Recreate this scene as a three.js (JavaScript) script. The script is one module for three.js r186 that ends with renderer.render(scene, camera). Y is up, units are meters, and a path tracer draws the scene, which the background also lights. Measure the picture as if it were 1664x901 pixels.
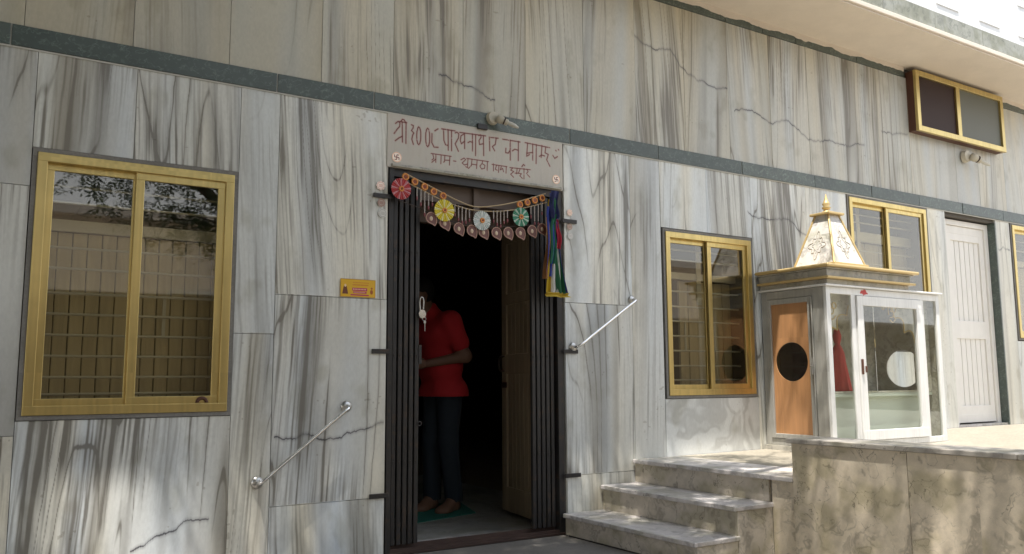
import * as THREE from 'three';
import { mergeGeometries } from 'three/addons/utils/BufferGeometryUtils.js';
import { RoundedBoxGeometry } from 'three/addons/geometries/RoundedBoxGeometry.js';
import { MarchingCubes } from 'three/addons/objects/MarchingCubes.js';

// ---------------------------------------------------------------- camera, sky, sun, exposure
const scene = new THREE.Scene();
const camera = new THREE.PerspectiveCamera(36.47, 1664 / 901, 0.05, 3000);
camera.position.set(-1.945, 0.955, 4.384);
camera.up.set(-0.05994, 0.99257, 0.10592);
camera.lookAt(-1.945 + 0.52921, 0.955 + 0.12157, 4.384 - 0.83974);
scene.add(camera);

const SUN = new THREE.Vector3(-0.24, 1, 0.188).normalize();
{ // hazy, whitish dry-season sky
  const w = 256, h = 128, d = new Float32Array(w * h * 4);
  for (let j = 0; j < h; j++) for (let i = 0; i < w; i++) {
    const el = ((j + 0.5) / h - 0.5) * Math.PI, az = ((i + 0.5) / w - 0.5) * 2 * Math.PI, t = Math.pow(Math.max(0, Math.sin(el)), 0.55);
    const dir = new THREE.Vector3(Math.cos(el) * Math.cos(az), Math.sin(el), Math.cos(el) * Math.sin(az)), glow = Math.pow(Math.max(0, dir.dot(SUN)), 10) * 0.35;
    const c = [0.91 + (0.5 - 0.91) * t + glow, 0.9 + (0.575 - 0.9) * t + glow, 0.88 + (0.7 - 0.88) * t + glow * 0.95], k = (j * w + i) * 4;
    for (let q = 0; q < 3; q++) d[k + q] = c[q] * 0.8;
    d[k + 3] = 1;
  }
  const t = new THREE.DataTexture(d, w, h, THREE.RGBAFormat, THREE.FloatType);
  t.mapping = THREE.EquirectangularReflectionMapping; t.magFilter = t.minFilter = THREE.LinearFilter; t.needsUpdate = true;
  scene.background = t; scene.environment = t;
}

const sun = new THREE.DirectionalLight(new THREE.Color(1, 0.945, 0.86), 3.8);
sun.name = 'sun';
sun.position.copy(SUN).multiplyScalar(30);
sun.castShadow = true;
sun.shadow.mapSize.set(4096, 4096);
Object.assign(sun.shadow.camera, { left: -14, right: 14, top: 14, bottom: -14, near: 1, far: 80 });
sun.shadow.radius = 1;
scene.add(sun, sun.target);

const renderer = new THREE.WebGLRenderer({ antialias: true });
renderer.setSize(1024, 554);
renderer.toneMapping = THREE.LinearToneMapping;
renderer.toneMappingExposure = 2.8;
renderer.shadowMap.enabled = true;

// ---------------------------------------------------------------- helpers
let seed = 12345;
const rnd = () => { seed = (seed + 0x6d2b79f5) | 0; let t = Math.imul(seed ^ (seed >>> 15), 1 | seed); t = (t + Math.imul(t ^ (t >>> 7), 61 | t)) ^ t; return ((t ^ (t >>> 14)) >>> 0) / 4294967296; };
const rr = (a, b) => a + (b - a) * rnd();
const PERM = new Float32Array(65536);
for (let i = 0; i < 65536; i++) PERM[i] = rnd();
function vn(x, y, s = 0) {
  const xi = Math.floor(x), yi = Math.floor(y);
  let fx = x - xi, fy = y - yi;
  fx = fx * fx * (3 - 2 * fx); fy = fy * fy * (3 - 2 * fy);
  const h = (a, b) => PERM[(Math.imul(a, 374761) + Math.imul(b, 668265) + Math.imul(s, 9176) >>> 0) % 65521];
  const a = h(xi, yi), b = h(xi + 1, yi), c = h(xi, yi + 1), d = h(xi + 1, yi + 1);
  return a + (b - a) * fx + (c - a) * fy + (a - b - c + d) * fx * fy;
}
const fbm = (x, y, s, o = 4) => { let v = 0, a = 0.5, t = 0; for (let i = 0; i < o; i++) { v += a * vn(x, y, s + i); t += a; x *= 2.03; y *= 2.03; a *= 0.5; } return v / t; };
const clamp = (v, a = 0, b = 1) => Math.min(b, Math.max(a, v));
const sm = (a, b, v) => { const t = clamp((v - a) / (b - a)); return t * t * (3 - 2 * t); };
const G = 1 / 2.2;
function dataTex(w, h, fn, wrap = true, srgb = true) {
  const d = new Uint8Array(w * h * 4);
  for (let j = 0; j < h; j++) for (let i = 0; i < w; i++) {
    const c = fn(i, j), k = (j * w + i) * 4;
    for (let q = 0; q < 3; q++) d[k + q] = 255 * Math.pow(clamp(c[q]), srgb ? G : 1);
    d[k + 3] = 255;
  }
  return finishTex(new THREE.DataTexture(d, w, h), wrap, srgb);
}
function finishTex(t, wrap = true, srgb = true) {
  t.magFilter = THREE.LinearFilter; t.minFilter = THREE.LinearMipmapLinearFilter; t.generateMipmaps = true;
  if (wrap) t.wrapS = t.wrapT = THREE.RepeatWrapping;
  if (srgb) t.colorSpace = THREE.SRGBColorSpace;
  t.needsUpdate = true;
  return t;
}
const C = (r, g, b) => new THREE.Color().setRGB(r, g, b);
const M = (o) => new THREE.MeshStandardMaterial(o);
const P = (o) => new THREE.MeshPhysicalMaterial(o);
const taken = new Map();
function mesh(name, geo, mat, parent = scene) {
  const m = new THREE.Mesh(geo, mat);
  m.name = parent === scene ? numbered(name) : name;
  m.castShadow = m.receiveShadow = true;
  parent.add(m);
  return m;
}
function numbered(name) {
  const n = taken.get(name) || 0; taken.set(name, n + 1);
  return n ? name + '_' + String(n).padStart(3, '0') : name;
}
function tag(o, label, category, group, kind) { o.userData.label = label; o.userData.category = category; if (group) o.userData.group = group; if (kind) o.userData.kind = kind; return o; }
function thing(name, label, category, group) { const g = new THREE.Group(); g.name = numbered(name); scene.add(g); return tag(g, label, category, group); }
// uv in metres by the way each face points
function metreUV(g, ou = 0, ov = 0, k = 1) {
  if (g.index) g = g.toNonIndexed();
  const p = g.attributes.position, n = g.attributes.normal, uv = new Float32Array(p.count * 2);
  for (let i = 0; i < p.count; i++) {
    const ax = Math.abs(n.getX(i)), ay = Math.abs(n.getY(i)), az = Math.abs(n.getZ(i));
    let u, v;
    if (ay > ax && ay > az) { u = p.getX(i); v = p.getZ(i); } else if (ax > az) { u = p.getZ(i); v = p.getY(i); } else { u = p.getX(i); v = p.getY(i); }
    uv[i * 2] = (u + ou) * k; uv[i * 2 + 1] = (v + ov) * k;
  }
  g.setAttribute('uv', new THREE.BufferAttribute(uv, 2));
  return g;
}
function bx(x0, x1, y0, y1, z0, z1, off = 0, k = 1) {
  const g = new THREE.BoxGeometry(x1 - x0, y1 - y0, z1 - z0);
  g.translate((x0 + x1) / 2, (y0 + y1) / 2, (z0 + z1) / 2);
  return metreUV(g, off * 1.37, off * 0.71, k);
}
function rbx(x0, x1, y0, y1, z0, z1, r = 0.004, off = 0, k = 1) {
  const g = new RoundedBoxGeometry(x1 - x0, y1 - y0, z1 - z0, 2, Math.min(r, (x1 - x0) / 2.2, (y1 - y0) / 2.2, (z1 - z0) / 2.2));
  g.translate((x0 + x1) / 2, (y0 + y1) / 2, (z0 + z1) / 2);
  return metreUV(g, off * 1.37, off * 0.71, k);
}
const join = (l) => mergeGeometries(l.map((g) => { let q = g.index ? g.toNonIndexed() : g; q = q.clone(); for (const a of Object.keys(q.attributes)) if (!['position', 'normal', 'uv'].includes(a)) q.deleteAttribute(a); return q; }));
const V = (x, y, z) => new THREE.Vector3(x, y, z);
function rod(a, b, r, seg = 8) {
  const d = b.clone().sub(a), L = d.length(), g = new THREE.CylinderGeometry(r, r, L, seg);
  g.applyQuaternion(new THREE.Quaternion().setFromUnitVectors(V(0, 1, 0), d.normalize()));
  g.translate((a.x + b.x) / 2, (a.y + b.y) / 2, (a.z + b.z) / 2);
  return g;
}
const tube = (pts, r, n = 24, seg = 6, closed = false) => new THREE.TubeGeometry(new THREE.CatmullRomCurve3(pts, closed), n, r, seg, closed);
// four mitred bars round an opening
function ring(x0, x1, y0, y1, w, z0, z1) {
  return join([rbx(x0, x1, y0, y0 + w, z0, z1, 0.003), rbx(x0, x1, y1 - w, y1, z0, z1, 0.003), rbx(x0, x0 + w, y0 + w - 0.004, y1 - w + 0.004, z0 + 0.001, z1 - 0.001, 0.003), rbx(x1 - w, x1, y0 + w - 0.004, y1 - w + 0.004, z0 + 0.001, z1 - 0.001, 0.003)]);
}

// ---------------------------------------------------------------- stone layout of the facade: [x0, x1, y0, y1, style]
const slabs = [];
const S = (x0, x1, y0, y1, o = {}) => slabs.push({ x0, x1, y0, y1, warm: 0.3, lum: 0.5, streak: 0.5, seed: slabs.length * 7 + 3, ...o });
const B0 = 2.504, B1 = 2.609, T0 = 3.70;
for (const [x0, x1] of [[-4, -3.4], [-3.4, -2.9], [-2.9, -2.36], [-2.36, -1.80]]) {
  S(x0, x1, -0.5, 0.72, { warm: 0.5, streak: 0.8 }); S(x0, x1, 0.72, 1.855, { warm: 0.5, streak: 0.8 }); S(x0, x1, 1.855, B0, { warm: 0.7, streak: 0.5 });
}
S(-1.80, -1.369, 2.04, B0, { warm: 0.55, streak: 0.9 }); S(-1.369, -0.862, 2.04, B0, { warm: 0.45, streak: 0.8 });
S(-1.80, -0.862, -0.5, 0.785, { warm: 0.5, streak: 0.95 });
S(-0.862, -0.655, 1.2, B0, { warm: 0.4, streak: 0.35 }); S(-0.862, -0.655, -0.5, 1.2, { warm: 0.3, streak: 0.5 });
S(-0.655, -0.02, 1.41, B0, { warm: 0.35, streak: 0.6 }); S(-0.655, -0.02, 0.318, 1.41, { warm: 0.3, streak: 0.8 }); S(-0.655, -0.02, -0.5, 0.318, { warm: 0.35, streak: 0.55 });
S(1.222, 1.785, 1.45, B0, { warm: 0.12, streak: 0.55 }); S(1.222, 1.785, 0.354, 1.45, { warm: 0.12, streak: 0.8 }); S(1.222, 1.785, -0.1, 0.354, { warm: 0.3, streak: 0.4 });
S(1.785, 2.06, 0.354, B0, { warm: 0.2, streak: 0.4 }); S(1.785, 2.06, -0.1, 0.354, { warm: 0.3 });
S(2.06, 2.517, 2.02, B0, { warm: 0.05, streak: 0.35 }); S(2.517, 2.99, 2.02, B0, { warm: 0.15, streak: 0.5 });
S(2.06, 2.99, -0.1, 0.818, { warm: 0.25, streak: 0.1, swirl: 1 });
S(2.99, 3.63, 0, B0, { warm: 0.08, streak: 0.9 }); S(3.63, 4.15, 0, B0, { warm: 0.15, streak: 0.75 });
S(4.15, 5.32, 0, 1.18, { warm: 0.2, streak: 0.3 });
S(5.32, 5.6, 0, B0, { warm: 0.2, streak: 0.35 });
S(6.472, 6.73, 0, B0, { warm: 0.3, streak: 0.3 }); S(6.73, 7.92, 0, 1.31, { warm: 0.3, streak: 0.3 }); S(7.92, 8.5, 0, B0, {}); S(8.5, 9, 0, B0, {});
{
  const xs = [-4, -3.3, -2.8, -2.33, -1.865, -1.397, -0.931, -0.43, 0.005, 0.47, 0.93, 1.4, 1.86, 2.33, 2.79, 3.26, 3.72, 4.19, 4.66, 5.12, 5.48, 5.85, 6.24, 6.72, 7.2, 7.7, 8.2, 8.7, 9];
  for (let i = 0; i < xs.length - 1; i++) {
    const x = xs[i];
    S(xs[i], xs[i + 1], B1, T0, x < -0.1 ? { warm: 0.95, streak: 0.5 } : x < 1.9 ? { warm: 0.8, streak: 0.95 } : x < 4.9 ? { warm: 0.6, streak: 0.75 } : { warm: 0.5, streak: 0.4 });
  }
}
// cracks that run across the slabs (wall metres)
const CRACKS = [[[1.86, 3.38], [2.05, 3.33], [2.2, 3.35], [2.36, 3.2], [2.5, 3.17], [2.65, 3.15], [2.78, 3.17]], [[2.85, 3.0], [3.05, 3.03], [3.25, 2.97], [3.45, 3.02], [3.7, 2.9], [3.95, 2.92], [4.2, 2.93], [4.45, 2.97]], [[4.7, 3.12], [4.95, 3.14], [5.1, 3.16]],
  [[-0.64, 0.66], [-0.5, 0.67], [-0.38, 0.64], [-0.2, 0.67], [-0.1, 0.69], [-0.03, 0.72]], [[-1.3, 0.16], [-1.2, 0.22], [-1.05, 0.28], [-0.95, 0.29]], [[2.95, 2.22], [3.15, 2.17], [3.4, 2.2], [3.62, 2.1], [3.9, 2.12]],
  [[0.3, 2.8], [0.5, 2.76], [0.7, 2.7]], [[6.5, 2.2], [6.6, 2.23], [6.71, 2.22]]];
const TW = 2048, TH = 1685, TS = 5.35, PXM = TW / TS, TY = -0.6;
function facadeTexture(X0, list) {
  const d = new Uint8Array(TW * TH * 4).fill(255);
  for (const s of list) {
    const i0 = Math.max(0, Math.floor((s.x0 - X0) * PXM)), i1 = Math.min(TW - 1, Math.ceil((s.x1 - X0) * PXM));
    const j0 = Math.max(0, Math.floor((s.y0 - TY) * PXM)), j1 = Math.min(TH - 1, Math.ceil((s.y1 - TY) * PXM)), q = s.seed, lean = Math.sin(q * 3.1) * 0.06;
    const tint = 0.92 + 0.16 * PERM[q * 13];
    for (let j = j0; j <= j1; j++) {
      const y = TY + j / PXM;
      for (let i = i0; i <= i1; i++) {
        let x = X0 + i / PXM + y * lean;
        let wx, col, vein;
        if (s.swirl) {
          const w1 = fbm(x * 2.4, y * 2.4, q), w2 = fbm(x * 2.1 + 5, y * 2.6, q + 9);
          const c = fbm(x * 1.6 + w1 * 2.4, y * 2.2 + w2 * 2.4, q + 17);
          vein = sm(0.11, 0, Math.abs(c - 0.5)) * 0.32 + sm(0.5, 0.75, w1) * 0.22; wx = 0.5;
          col = fbm(x * 3, y * 3, q + 30);
        } else {
          wx = x + 0.04 * (vn(x * 3, y * 0.9, q) - 0.5) + 0.008 * vn(x * 16, y * 2.4, q + 1) + 0.0035 * vn(x * 50, y * 14, q + 21);
          col = 0.55 * vn(wx * 8, y * 0.5, q + 2) + 0.45 * vn(wx * 19, y * 0.9, q + 3);
          const f1 = vn(wx * 42, y * 1.4, q + 4), f2 = vn(wx * 105, y * 2.8, q + 5), f3 = vn(wx * 230, y * 6, q + 13), zone = sm(0.25, 0.75, vn(wx * 3.2, y * 1.1, q + 9));
          const c = vn(wx * 4.4, y * 0.3, q + 6) * 9 + vn(wx * 12, y * 0.6, q + 7) * 0.8;
          const f = Math.abs(c - Math.floor(c) - 0.5) * 2, gate = sm(0.4, 0.75, vn(wx * 6, y * 1.5, q + 8));
          vein = gate * (sm(0.085, 0, f) * 0.95 * (0.45 + f2) + sm(0.45, 0, f) * 0.26) + zone * (sm(0.46, 0.9, f1 * 0.55 + f2 * 0.45) * 0.75 + sm(0.42, 0.85, f2 * 0.45 + f3 * 0.55) * 0.4) + sm(0.48, 0.8, col) * 0.5;
          vein *= s.streak * 1.08;
        }
        const g = vn(x * 150, y * 60, q + 10) * 0.09 + vn(x * 5, y * 5, q + 11) * 0.1 + vn(x * 300, y * 300, q + 23) * 0.05 - 0.08;
        const dust = sm(0.62, 0.85, fbm(x * 9, y * 5, q + 24, 3)) * 0.16;
        const warm = clamp(s.warm + (vn(wx * 6, y * 0.5, q + 12) - 0.5) * 0.9);
        let L = s.lum * tint * (0.96 + g) * (1 - 0.13 * s.streak * (col - 0.4));
        let r = L * (0.985 + 0.045 * warm) * (1 - dust), gg = L * (1.012 - 0.05 * warm) * (1 - dust * 1.06), b = L * (1.0 - 0.235 * warm) * (1 - dust * 1.3);
        const hu = s.swirl ? 0 : (vn(wx * 11, y * 0.6, q + 22) - 0.5) * 0.16; r *= 1 - 0.6 * hu; b *= 1 + hu;
        const vk = clamp(vein) * 0.84, bw = 0.5 + 0.5 * warm;
        r = r * (1 - vk) + vk * 0.1 * (1 + 0.3 * bw); gg = gg * (1 - vk) + vk * 0.102; b = b * (1 - vk) + vk * 0.102 * (1 - 0.4 * bw);
        if (vn(x * 60, y * 60, q + 14) * vn(x * 7, y * 7, q + 15) > 0.8) { r *= 0.75; gg *= 0.73; b *= 0.7; }
        const k = (j * TW + i) * 4;
        d[k] = 255 * Math.pow(clamp(r), G); d[k + 1] = 255 * Math.pow(clamp(gg), G); d[k + 2] = 255 * Math.pow(clamp(b), G);
      }
    }
  }
  CRACKS.forEach((ck, ci) => {
    for (let e = 0; e < ck.length - 1; e++) {
      const [ax, ay] = ck[e], [bx2, by] = ck[e + 1], n = Math.ceil(Math.hypot(bx2 - ax, by - ay) * PXM * 1.5);
      for (let t = 0; t < n; t++) {
        const f = t / n, x = ax + (bx2 - ax) * f, y = ay + (by - ay) * f + 0.045 * (fbm(x * 17, ci, 77, 4) - 0.5) + 0.006 * (vn(x * 90, ci, 78) - 0.5);
        const wd = 0.7 + 1.9 * vn(x * 18, ci, 79), i = (x - X0) * PXM, j = (y - TY) * PXM;
        for (let dj = -7; dj <= 7; dj++) {
          const ii = Math.round(i), jj = Math.round(j + dj);
          if (ii < 0 || ii >= TW || jj < 0 || jj >= TH) continue;
          const a = 0.55 * sm(wd, wd * 0.3, Math.abs(dj)) * (0.25 + 0.75 * sm(0.3, 0.6, vn(x * 14, ci, 80))) + 0.14 * sm(8, 0, Math.abs(dj)), k = (jj * TW + ii) * 4;
          for (let c = 0; c < 3; c++) d[k + c] *= 1 - a * [0.62, 0.63, 0.6][c];
        }
      }
    }
  });
  return finishTex(new THREE.DataTexture(d, TW, TH));
}
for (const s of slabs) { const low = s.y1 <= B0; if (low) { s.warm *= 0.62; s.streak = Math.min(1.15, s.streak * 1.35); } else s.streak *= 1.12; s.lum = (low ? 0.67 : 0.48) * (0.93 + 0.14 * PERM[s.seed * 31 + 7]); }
const XL = -2.8, XR = 2.0;
const isLeft = (s) => (s.x0 + s.x1) / 2 < 2.28;
const mats = {};
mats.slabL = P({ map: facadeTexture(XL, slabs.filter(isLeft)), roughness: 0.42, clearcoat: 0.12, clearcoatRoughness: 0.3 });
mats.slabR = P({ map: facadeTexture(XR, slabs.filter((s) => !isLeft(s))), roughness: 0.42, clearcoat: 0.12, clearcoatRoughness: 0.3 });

// ---------------------------------------------------------------- other materials
const greenTex = dataTex(512, 512, (i, j) => {
  const x = i / 512 * 8, y = j / 512 * 8, w = fbm(x, y, 301), v = Math.abs(fbm(x * 1.7 + w * 3, y * 1.7 + w * 2, 305) - 0.5);
  const vein = sm(0.03, 0, v) * 0.5 + sm(0.62, 0.8, fbm(x * 4, y * 4, 309)) * 0.25, b = 0.055 + 0.045 * w;
  return [b * 0.85 + vein * 0.16, b * 1.12 + vein * 0.2, b * 0.98 + vein * 0.17];
});
greenTex.repeat.set(1.6, 1.6);
mats.greenDark = P({ map: greenTex, color: C(0.7, 0.74, 0.72), roughness: 0.34, clearcoat: 0.15, clearcoatRoughness: 0.25 });
mats.grout = M({ color: C(0.5, 0.49, 0.45), roughness: 0.9 });
mats.green = P({ map: greenTex, roughness: 0.38, clearcoat: 0.2, clearcoatRoughness: 0.3 });
const swirlTex = dataTex(1024, 1024, (i, j) => {
  const x = i / 1024 * 10, y = j / 1024 * 10, w1 = fbm(x * 0.8, y * 0.8, 401), w2 = fbm(x * 0.8 + 3, y * 0.8 + 8, 411);
  const c = fbm(x * 0.7 + w1 * 3, y * 0.7 + w2 * 3, 421, 5), m = sm(0.35, 0.65, fbm(x * 0.6, y * 0.6, 431)), v = sm(0.09, 0, Math.abs(c - 0.5)) * 0.5 * m + sm(0.016, 0, Math.abs(fbm(x * 1.1 + w2 * 2, y * 1.3 + w1 * 3, 461, 5) - 0.52)) * 0.9 * (1 - m);
  const soft = sm(0.4, 0.7, w2), L = 0.5 * (0.84 + 0.32 * fbm(x * 3, y * 3, 441)) * (1 - 0.24 * soft) * (1 - 0.66 * v) * (0.95 + 0.1 * vn(x * 40, y * 40, 451));
  return [L * 1.03, L * 0.97, L * (0.92 - 0.1 * soft)];
});
const swirl = (r, g, b, rough = 0.45) => M({ map: swirlTex, color: C(r, g, b), roughness: rough });
mats.tread = swirl(1.1, 1.1, 1.14, 0.4);
mats.riser = swirl(1.0, 0.95, 0.85, 0.5);
mats.parapet = swirl(1.25, 1.15, 0.95, 0.5);
mats.stepside = swirl(1.1, 1.05, 0.94, 0.5);
mats.cabinetStone = swirl(0.85, 0.86, 0.8, 0.5);
const concreteTex = dataTex(512, 512, (i, j) => {
  const x = i / 64, y = j / 64, L = 0.26 * (0.75 + 0.5 * fbm(x, y, 501)) * (0.88 + 0.24 * vn(x * 20, y * 20, 511)); return [L * 1.04, L * 0.98, L * 0.88];
});
const concrete = (r, g, b) => M({ map: concreteTex, color: C(r, g, b), roughness: 0.9 });
mats.cement = concrete(0.75, 0.76, 0.78);
mats.mortar = M({ color: C(0.11, 0.1, 0.09), roughness: 0.95 });
mats.ground = concrete(1.15, 1.1, 1.0);
mats.landing = concrete(0.62, 0.6, 0.6);
const terrTex = dataTex(512, 512, (i, j) => {
  const x = i / 512 * 40, y = j / 512 * 40, a = vn(x * 2, y * 2, 521), L = 0.27 * (0.8 + 0.35 * a) * (0.9 + 0.2 * fbm(x * 0.2, y * 0.2, 531)); return [L * 1.05, L * 0.95, L * 0.76];
});
mats.terrazzo = M({ map: terrTex, roughness: 0.55 });
mats.plaster = M({ map: dataTex(512, 512, (i, j) => { const x = i / 32, y = j / 32, L = 0.66 * (0.93 + 0.12 * fbm(x * 0.5, y * 0.5, 541)) * (0.97 + 0.06 * vn(x * 14, y * 14, 551)); return [L * 1.06, L * 0.95, L * 0.83]; }), roughness: 0.85 });
mats.gold = P({ map: dataTex(256, 256, (i, j) => { const w = 0.86 + 0.2 * vn(i / 3, j / 90, 561) + 0.16 * (fbm(i / 20, j / 20, 565) - 0.5); return [0.63 * w, 0.49 * w, 0.2 * w]; }), metalness: 0.85, roughness: 0.29 });
mats.goldDark = M({ color: C(0.09, 0.035, 0.02), metalness: 0.2, roughness: 0.5 });
mats.goldPaint = P({ color: C(0.56, 0.42, 0.2), metalness: 0.45, roughness: 0.42 });
mats.alu = M({ map: dataTex(256, 256, (i, j) => { const w = 0.9 + 0.12 * vn(i / 2, j / 60, 571) + 0.14 * (fbm(i / 24, j / 24, 575) - 0.5); return [0.74 * w, 0.74 * w, 0.73 * w]; }), metalness: 0.25, roughness: 0.42 });
mats.aluGrey = M({ map: dataTex(256, 256, (i, j) => { const w = 0.85 + 0.2 * vn(i / 2, j / 60, 581) + 0.3 * (fbm(i / 20, j / 20, 585) - 0.5); return [0.4 * w, 0.39 * w, 0.36 * w]; }), metalness: 0.35, roughness: 0.45 });
mats.glassTint = P({ color: C(0.84, 0.81, 0.72), transmission: 1, thickness: 0, roughness: 0.015, ior: 1.75 });
mats.glassDark = P({ color: C(0.3, 0.27, 0.26), transmission: 1, thickness: 0, roughness: 0.02, ior: 1.6 });
mats.glassClear = P({ color: C(0.97, 0.98, 0.96), transmission: 1, thickness: 0, roughness: 0.02, ior: 1.5 });
mats.glassBrown = P({ color: C(0.03, 0.0135, 0.011), roughness: 0.5, ior: 1.3 });
mats.glassGrey = P({ color: C(0.12, 0.125, 0.105), roughness: 0.45, ior: 1.4 });
mats.whiteSteel = M({ color: C(0.62, 0.62, 0.58), roughness: 0.5 });
mats.blackIron = P({ map: dataTex(128, 256, (i, j) => { const w = fbm(i / 9, j / 30, 591), r = sm(0.62, 0.75, fbm(i / 5, j / 8, 595)); return [0.018 + 0.012 * w + 0.02 * r, 0.0165 + 0.011 * w + 0.008 * r, 0.0165 + 0.011 * w]; }), roughness: 0.42, metalness: 0.2 });
mats.rustIron = M({ color: C(0.05, 0.028, 0.022), roughness: 0.6 });
mats.chrome = M({ color: C(0.78, 0.78, 0.78), metalness: 1, roughness: 0.16 });
mats.chromeDull = M({ color: C(0.5, 0.49, 0.47), metalness: 1, roughness: 0.3 });
const boardTex = (r, g, b, s) => dataTex(256, 512, (i, j) => { const x = i / 256 * 12, y = j / 512 * 3, w = x + 0.8 * fbm(x * 0.4, y, s), v = 0.8 + 0.25 * vn(w * 3, y * 0.8, s + 4) + 0.18 * vn(w * 11, y * 2, s + 8); return [r * v, g * v, b * v]; });
mats.board = M({ map: boardTex(0.6, 0.53, 0.37, 601), roughness: 0.7 });
mats.boardPale = M({ map: boardTex(0.6, 0.56, 0.48, 605), roughness: 0.7 });
mats.doorWood = M({ map: boardTex(0.4, 0.31, 0.2, 611), roughness: 0.55 });
mats.whiteDoor = M({ map: dataTex(256, 256, (i, j) => { const L = 0.92 + 0.1 * fbm(i / 18, j / 26, 621) + 0.03 * vn(i / 2, j / 14, 625); return [0.79 * L, 0.765 * L, 0.725 * L]; }), roughness: 0.45 });
mats.orange = P({ map: boardTex(0.4, 0.205, 0.09, 631), roughness: 0.35 });
mats.room = M({ color: C(0.3, 0.25, 0.19), roughness: 0.9 });
mats.brownBeam = M({ color: C(0.12, 0.085, 0.065), roughness: 0.6 });

// ---------------------------------------------------------------- the setting
{
  const g = new THREE.PlaneGeometry(1600, 1600, 1, 1).rotateX(-Math.PI / 2).translate(0, -0.5, 0);
  const m = mesh('ground', metreUV(g, 0, 0, 0.25), mats.ground); tag(m, 'dusty concrete ground of the courtyard', 'ground', null, 'structure');
  const l = mesh('landing', rbx(-1.6, 1.185, -0.5, 0, 0.004, 1.7, 0.01), mats.landing); tag(l, 'dark stone landing in front of the gate', 'landing', null, 'structure');
  const p = mesh('platform', bx(1.79, 9, -0.5, 0.425, 0.004, 6.5), mats.riser); tag(p, 'raised platform along the right of the facade', 'platform', null, 'structure');
  // pale terrazzo rising slightly towards the white door
  const t = new THREE.BufferGeometry(), xs = [2.15, 3.4, 5.5, 9], ys = [0.43, 0.438, 0.503, 0.503], pos = [], idx = [];
  xs.forEach((x, i) => { pos.push(x, ys[i], 0.005, x, ys[i], 6.5); if (i) { const a = i * 2; idx.push(a - 2, a - 1, a, a - 1, a + 1, a); } });
  t.setAttribute('position', new THREE.Float32BufferAttribute(pos, 3)); t.setIndex(idx); t.computeVertexNormals();
  const tm = mesh('terrazzo_floor', metreUV(t), mats.terrazzo); tag(tm, 'pale speckled floor of the raised platform', 'floor', null, 'structure');
}

// ---------------------------------------------------------------- the temple building
const temple = thing('temple_building', 'temple facade clad in streaked grey and beige marble slabs', 'building');
{
  const sh = new THREE.Shape([[-4, -0.5], [9, -0.5], [9, 3.8], [-4, 3.8]].map((p) => new THREE.Vector2(...p)));
  const hole = (x0, x1, y0, y1) => sh.holes.push(new THREE.Path([[x0, y0], [x0, y1], [x1, y1], [x1, y0]].map((p) => new THREE.Vector2(...p))));
  hole(-1.80, -0.862, 0.785, 2.04); hole(-0.01, 1.212, 0.001, 2.185); hole(2.075, 2.98, 0.82, 2.015); hole(4.16, 5.305, 1.19, 2.498); hole(5.6, 6.468, 0.44, 2.47); hole(6.745, 7.9, 1.32, 2.498);
  const g = new THREE.ExtrudeGeometry(sh, { depth: 0.28, bevelEnabled: false }); g.translate(0, 0, -0.302);
  mesh('wall', metreUV(g), mats.mortar, temple);
}
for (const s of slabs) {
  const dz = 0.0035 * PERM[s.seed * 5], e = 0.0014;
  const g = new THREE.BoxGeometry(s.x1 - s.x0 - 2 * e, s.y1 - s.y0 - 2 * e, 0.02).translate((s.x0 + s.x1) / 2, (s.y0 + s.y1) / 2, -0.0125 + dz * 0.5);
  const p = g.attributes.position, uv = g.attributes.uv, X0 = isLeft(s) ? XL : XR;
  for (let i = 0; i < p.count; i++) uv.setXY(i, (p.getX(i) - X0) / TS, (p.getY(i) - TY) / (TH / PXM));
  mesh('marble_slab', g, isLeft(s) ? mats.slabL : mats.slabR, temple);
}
{ // green marble string courses
  const xs = [-4, -2.9, -1.915, -0.677, -0.117, 1.272, 2.05, 2.9, 3.75, 4.5, 5.2, 5.9, 6.62, 7.4, 8.2, 9];
  for (let i = 0; i < xs.length - 1; i++) {
    const g = rbx(xs[i] + 0.003, xs[i + 1] - 0.003, B0 + 0.002, B1 - 0.002, -0.018, 0.006 + 0.003 * rnd(), 0.002, i * 3.3);
    mesh('band_tile', g, i % 3 === 1 ? mats.green : mats.greenDark, temple);
  }
  mesh('grout_line', join([bx(-4, 9, B0 + 0.001, B1 - 0.001, -0.021, 0.002), bx(-4, 9, B0 - 0.007, B0 + 0.0005, -0.001, 0.0042)]), mats.grout, temple);
  const us = [-4, -3, -2, -1, 0, 1.1, 2.0, 2.78, 3.2, 3.6, 4.4, 5.09]; us.push(6.62, 7.3, 8, 9);
  for (let i = 0; i < us.length - 1; i++) if (us[i] !== 5.09) mesh('band_tile', rbx(us[i] + 0.003, us[i + 1] - 0.003, T0 + 0.002, 3.785, -0.02, 0.005, 0.002, i * 2.1), mats.green, temple);
  // plaster lapping raggedly over the upper course
  const lap = (x0, x1, name) => {
    const sh = new THREE.Shape(); sh.moveTo(x0, 3.797); const n = Math.ceil((x1 - x0) / 0.018);
    for (let i = 0; i <= n; i++) { const x = x0 + (x1 - x0) * i / n; sh.lineTo(x, 3.742 + 0.045 * (fbm(x * 4, 0, 701, 4) - 0.4) + 0.008 * vn(x * 45, 2, 702)); }
    sh.lineTo(x1, 3.797); sh.closePath();
    mesh(name, metreUV(new THREE.ExtrudeGeometry(sh, { depth: 0.012, bevelEnabled: false }).translate(0, 0, -0.002)), mats.plaster, temple);
  };
  lap(-4, 5.085, 'plaster_edge'); lap(6.63, 9, 'plaster_edge');
}
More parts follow.
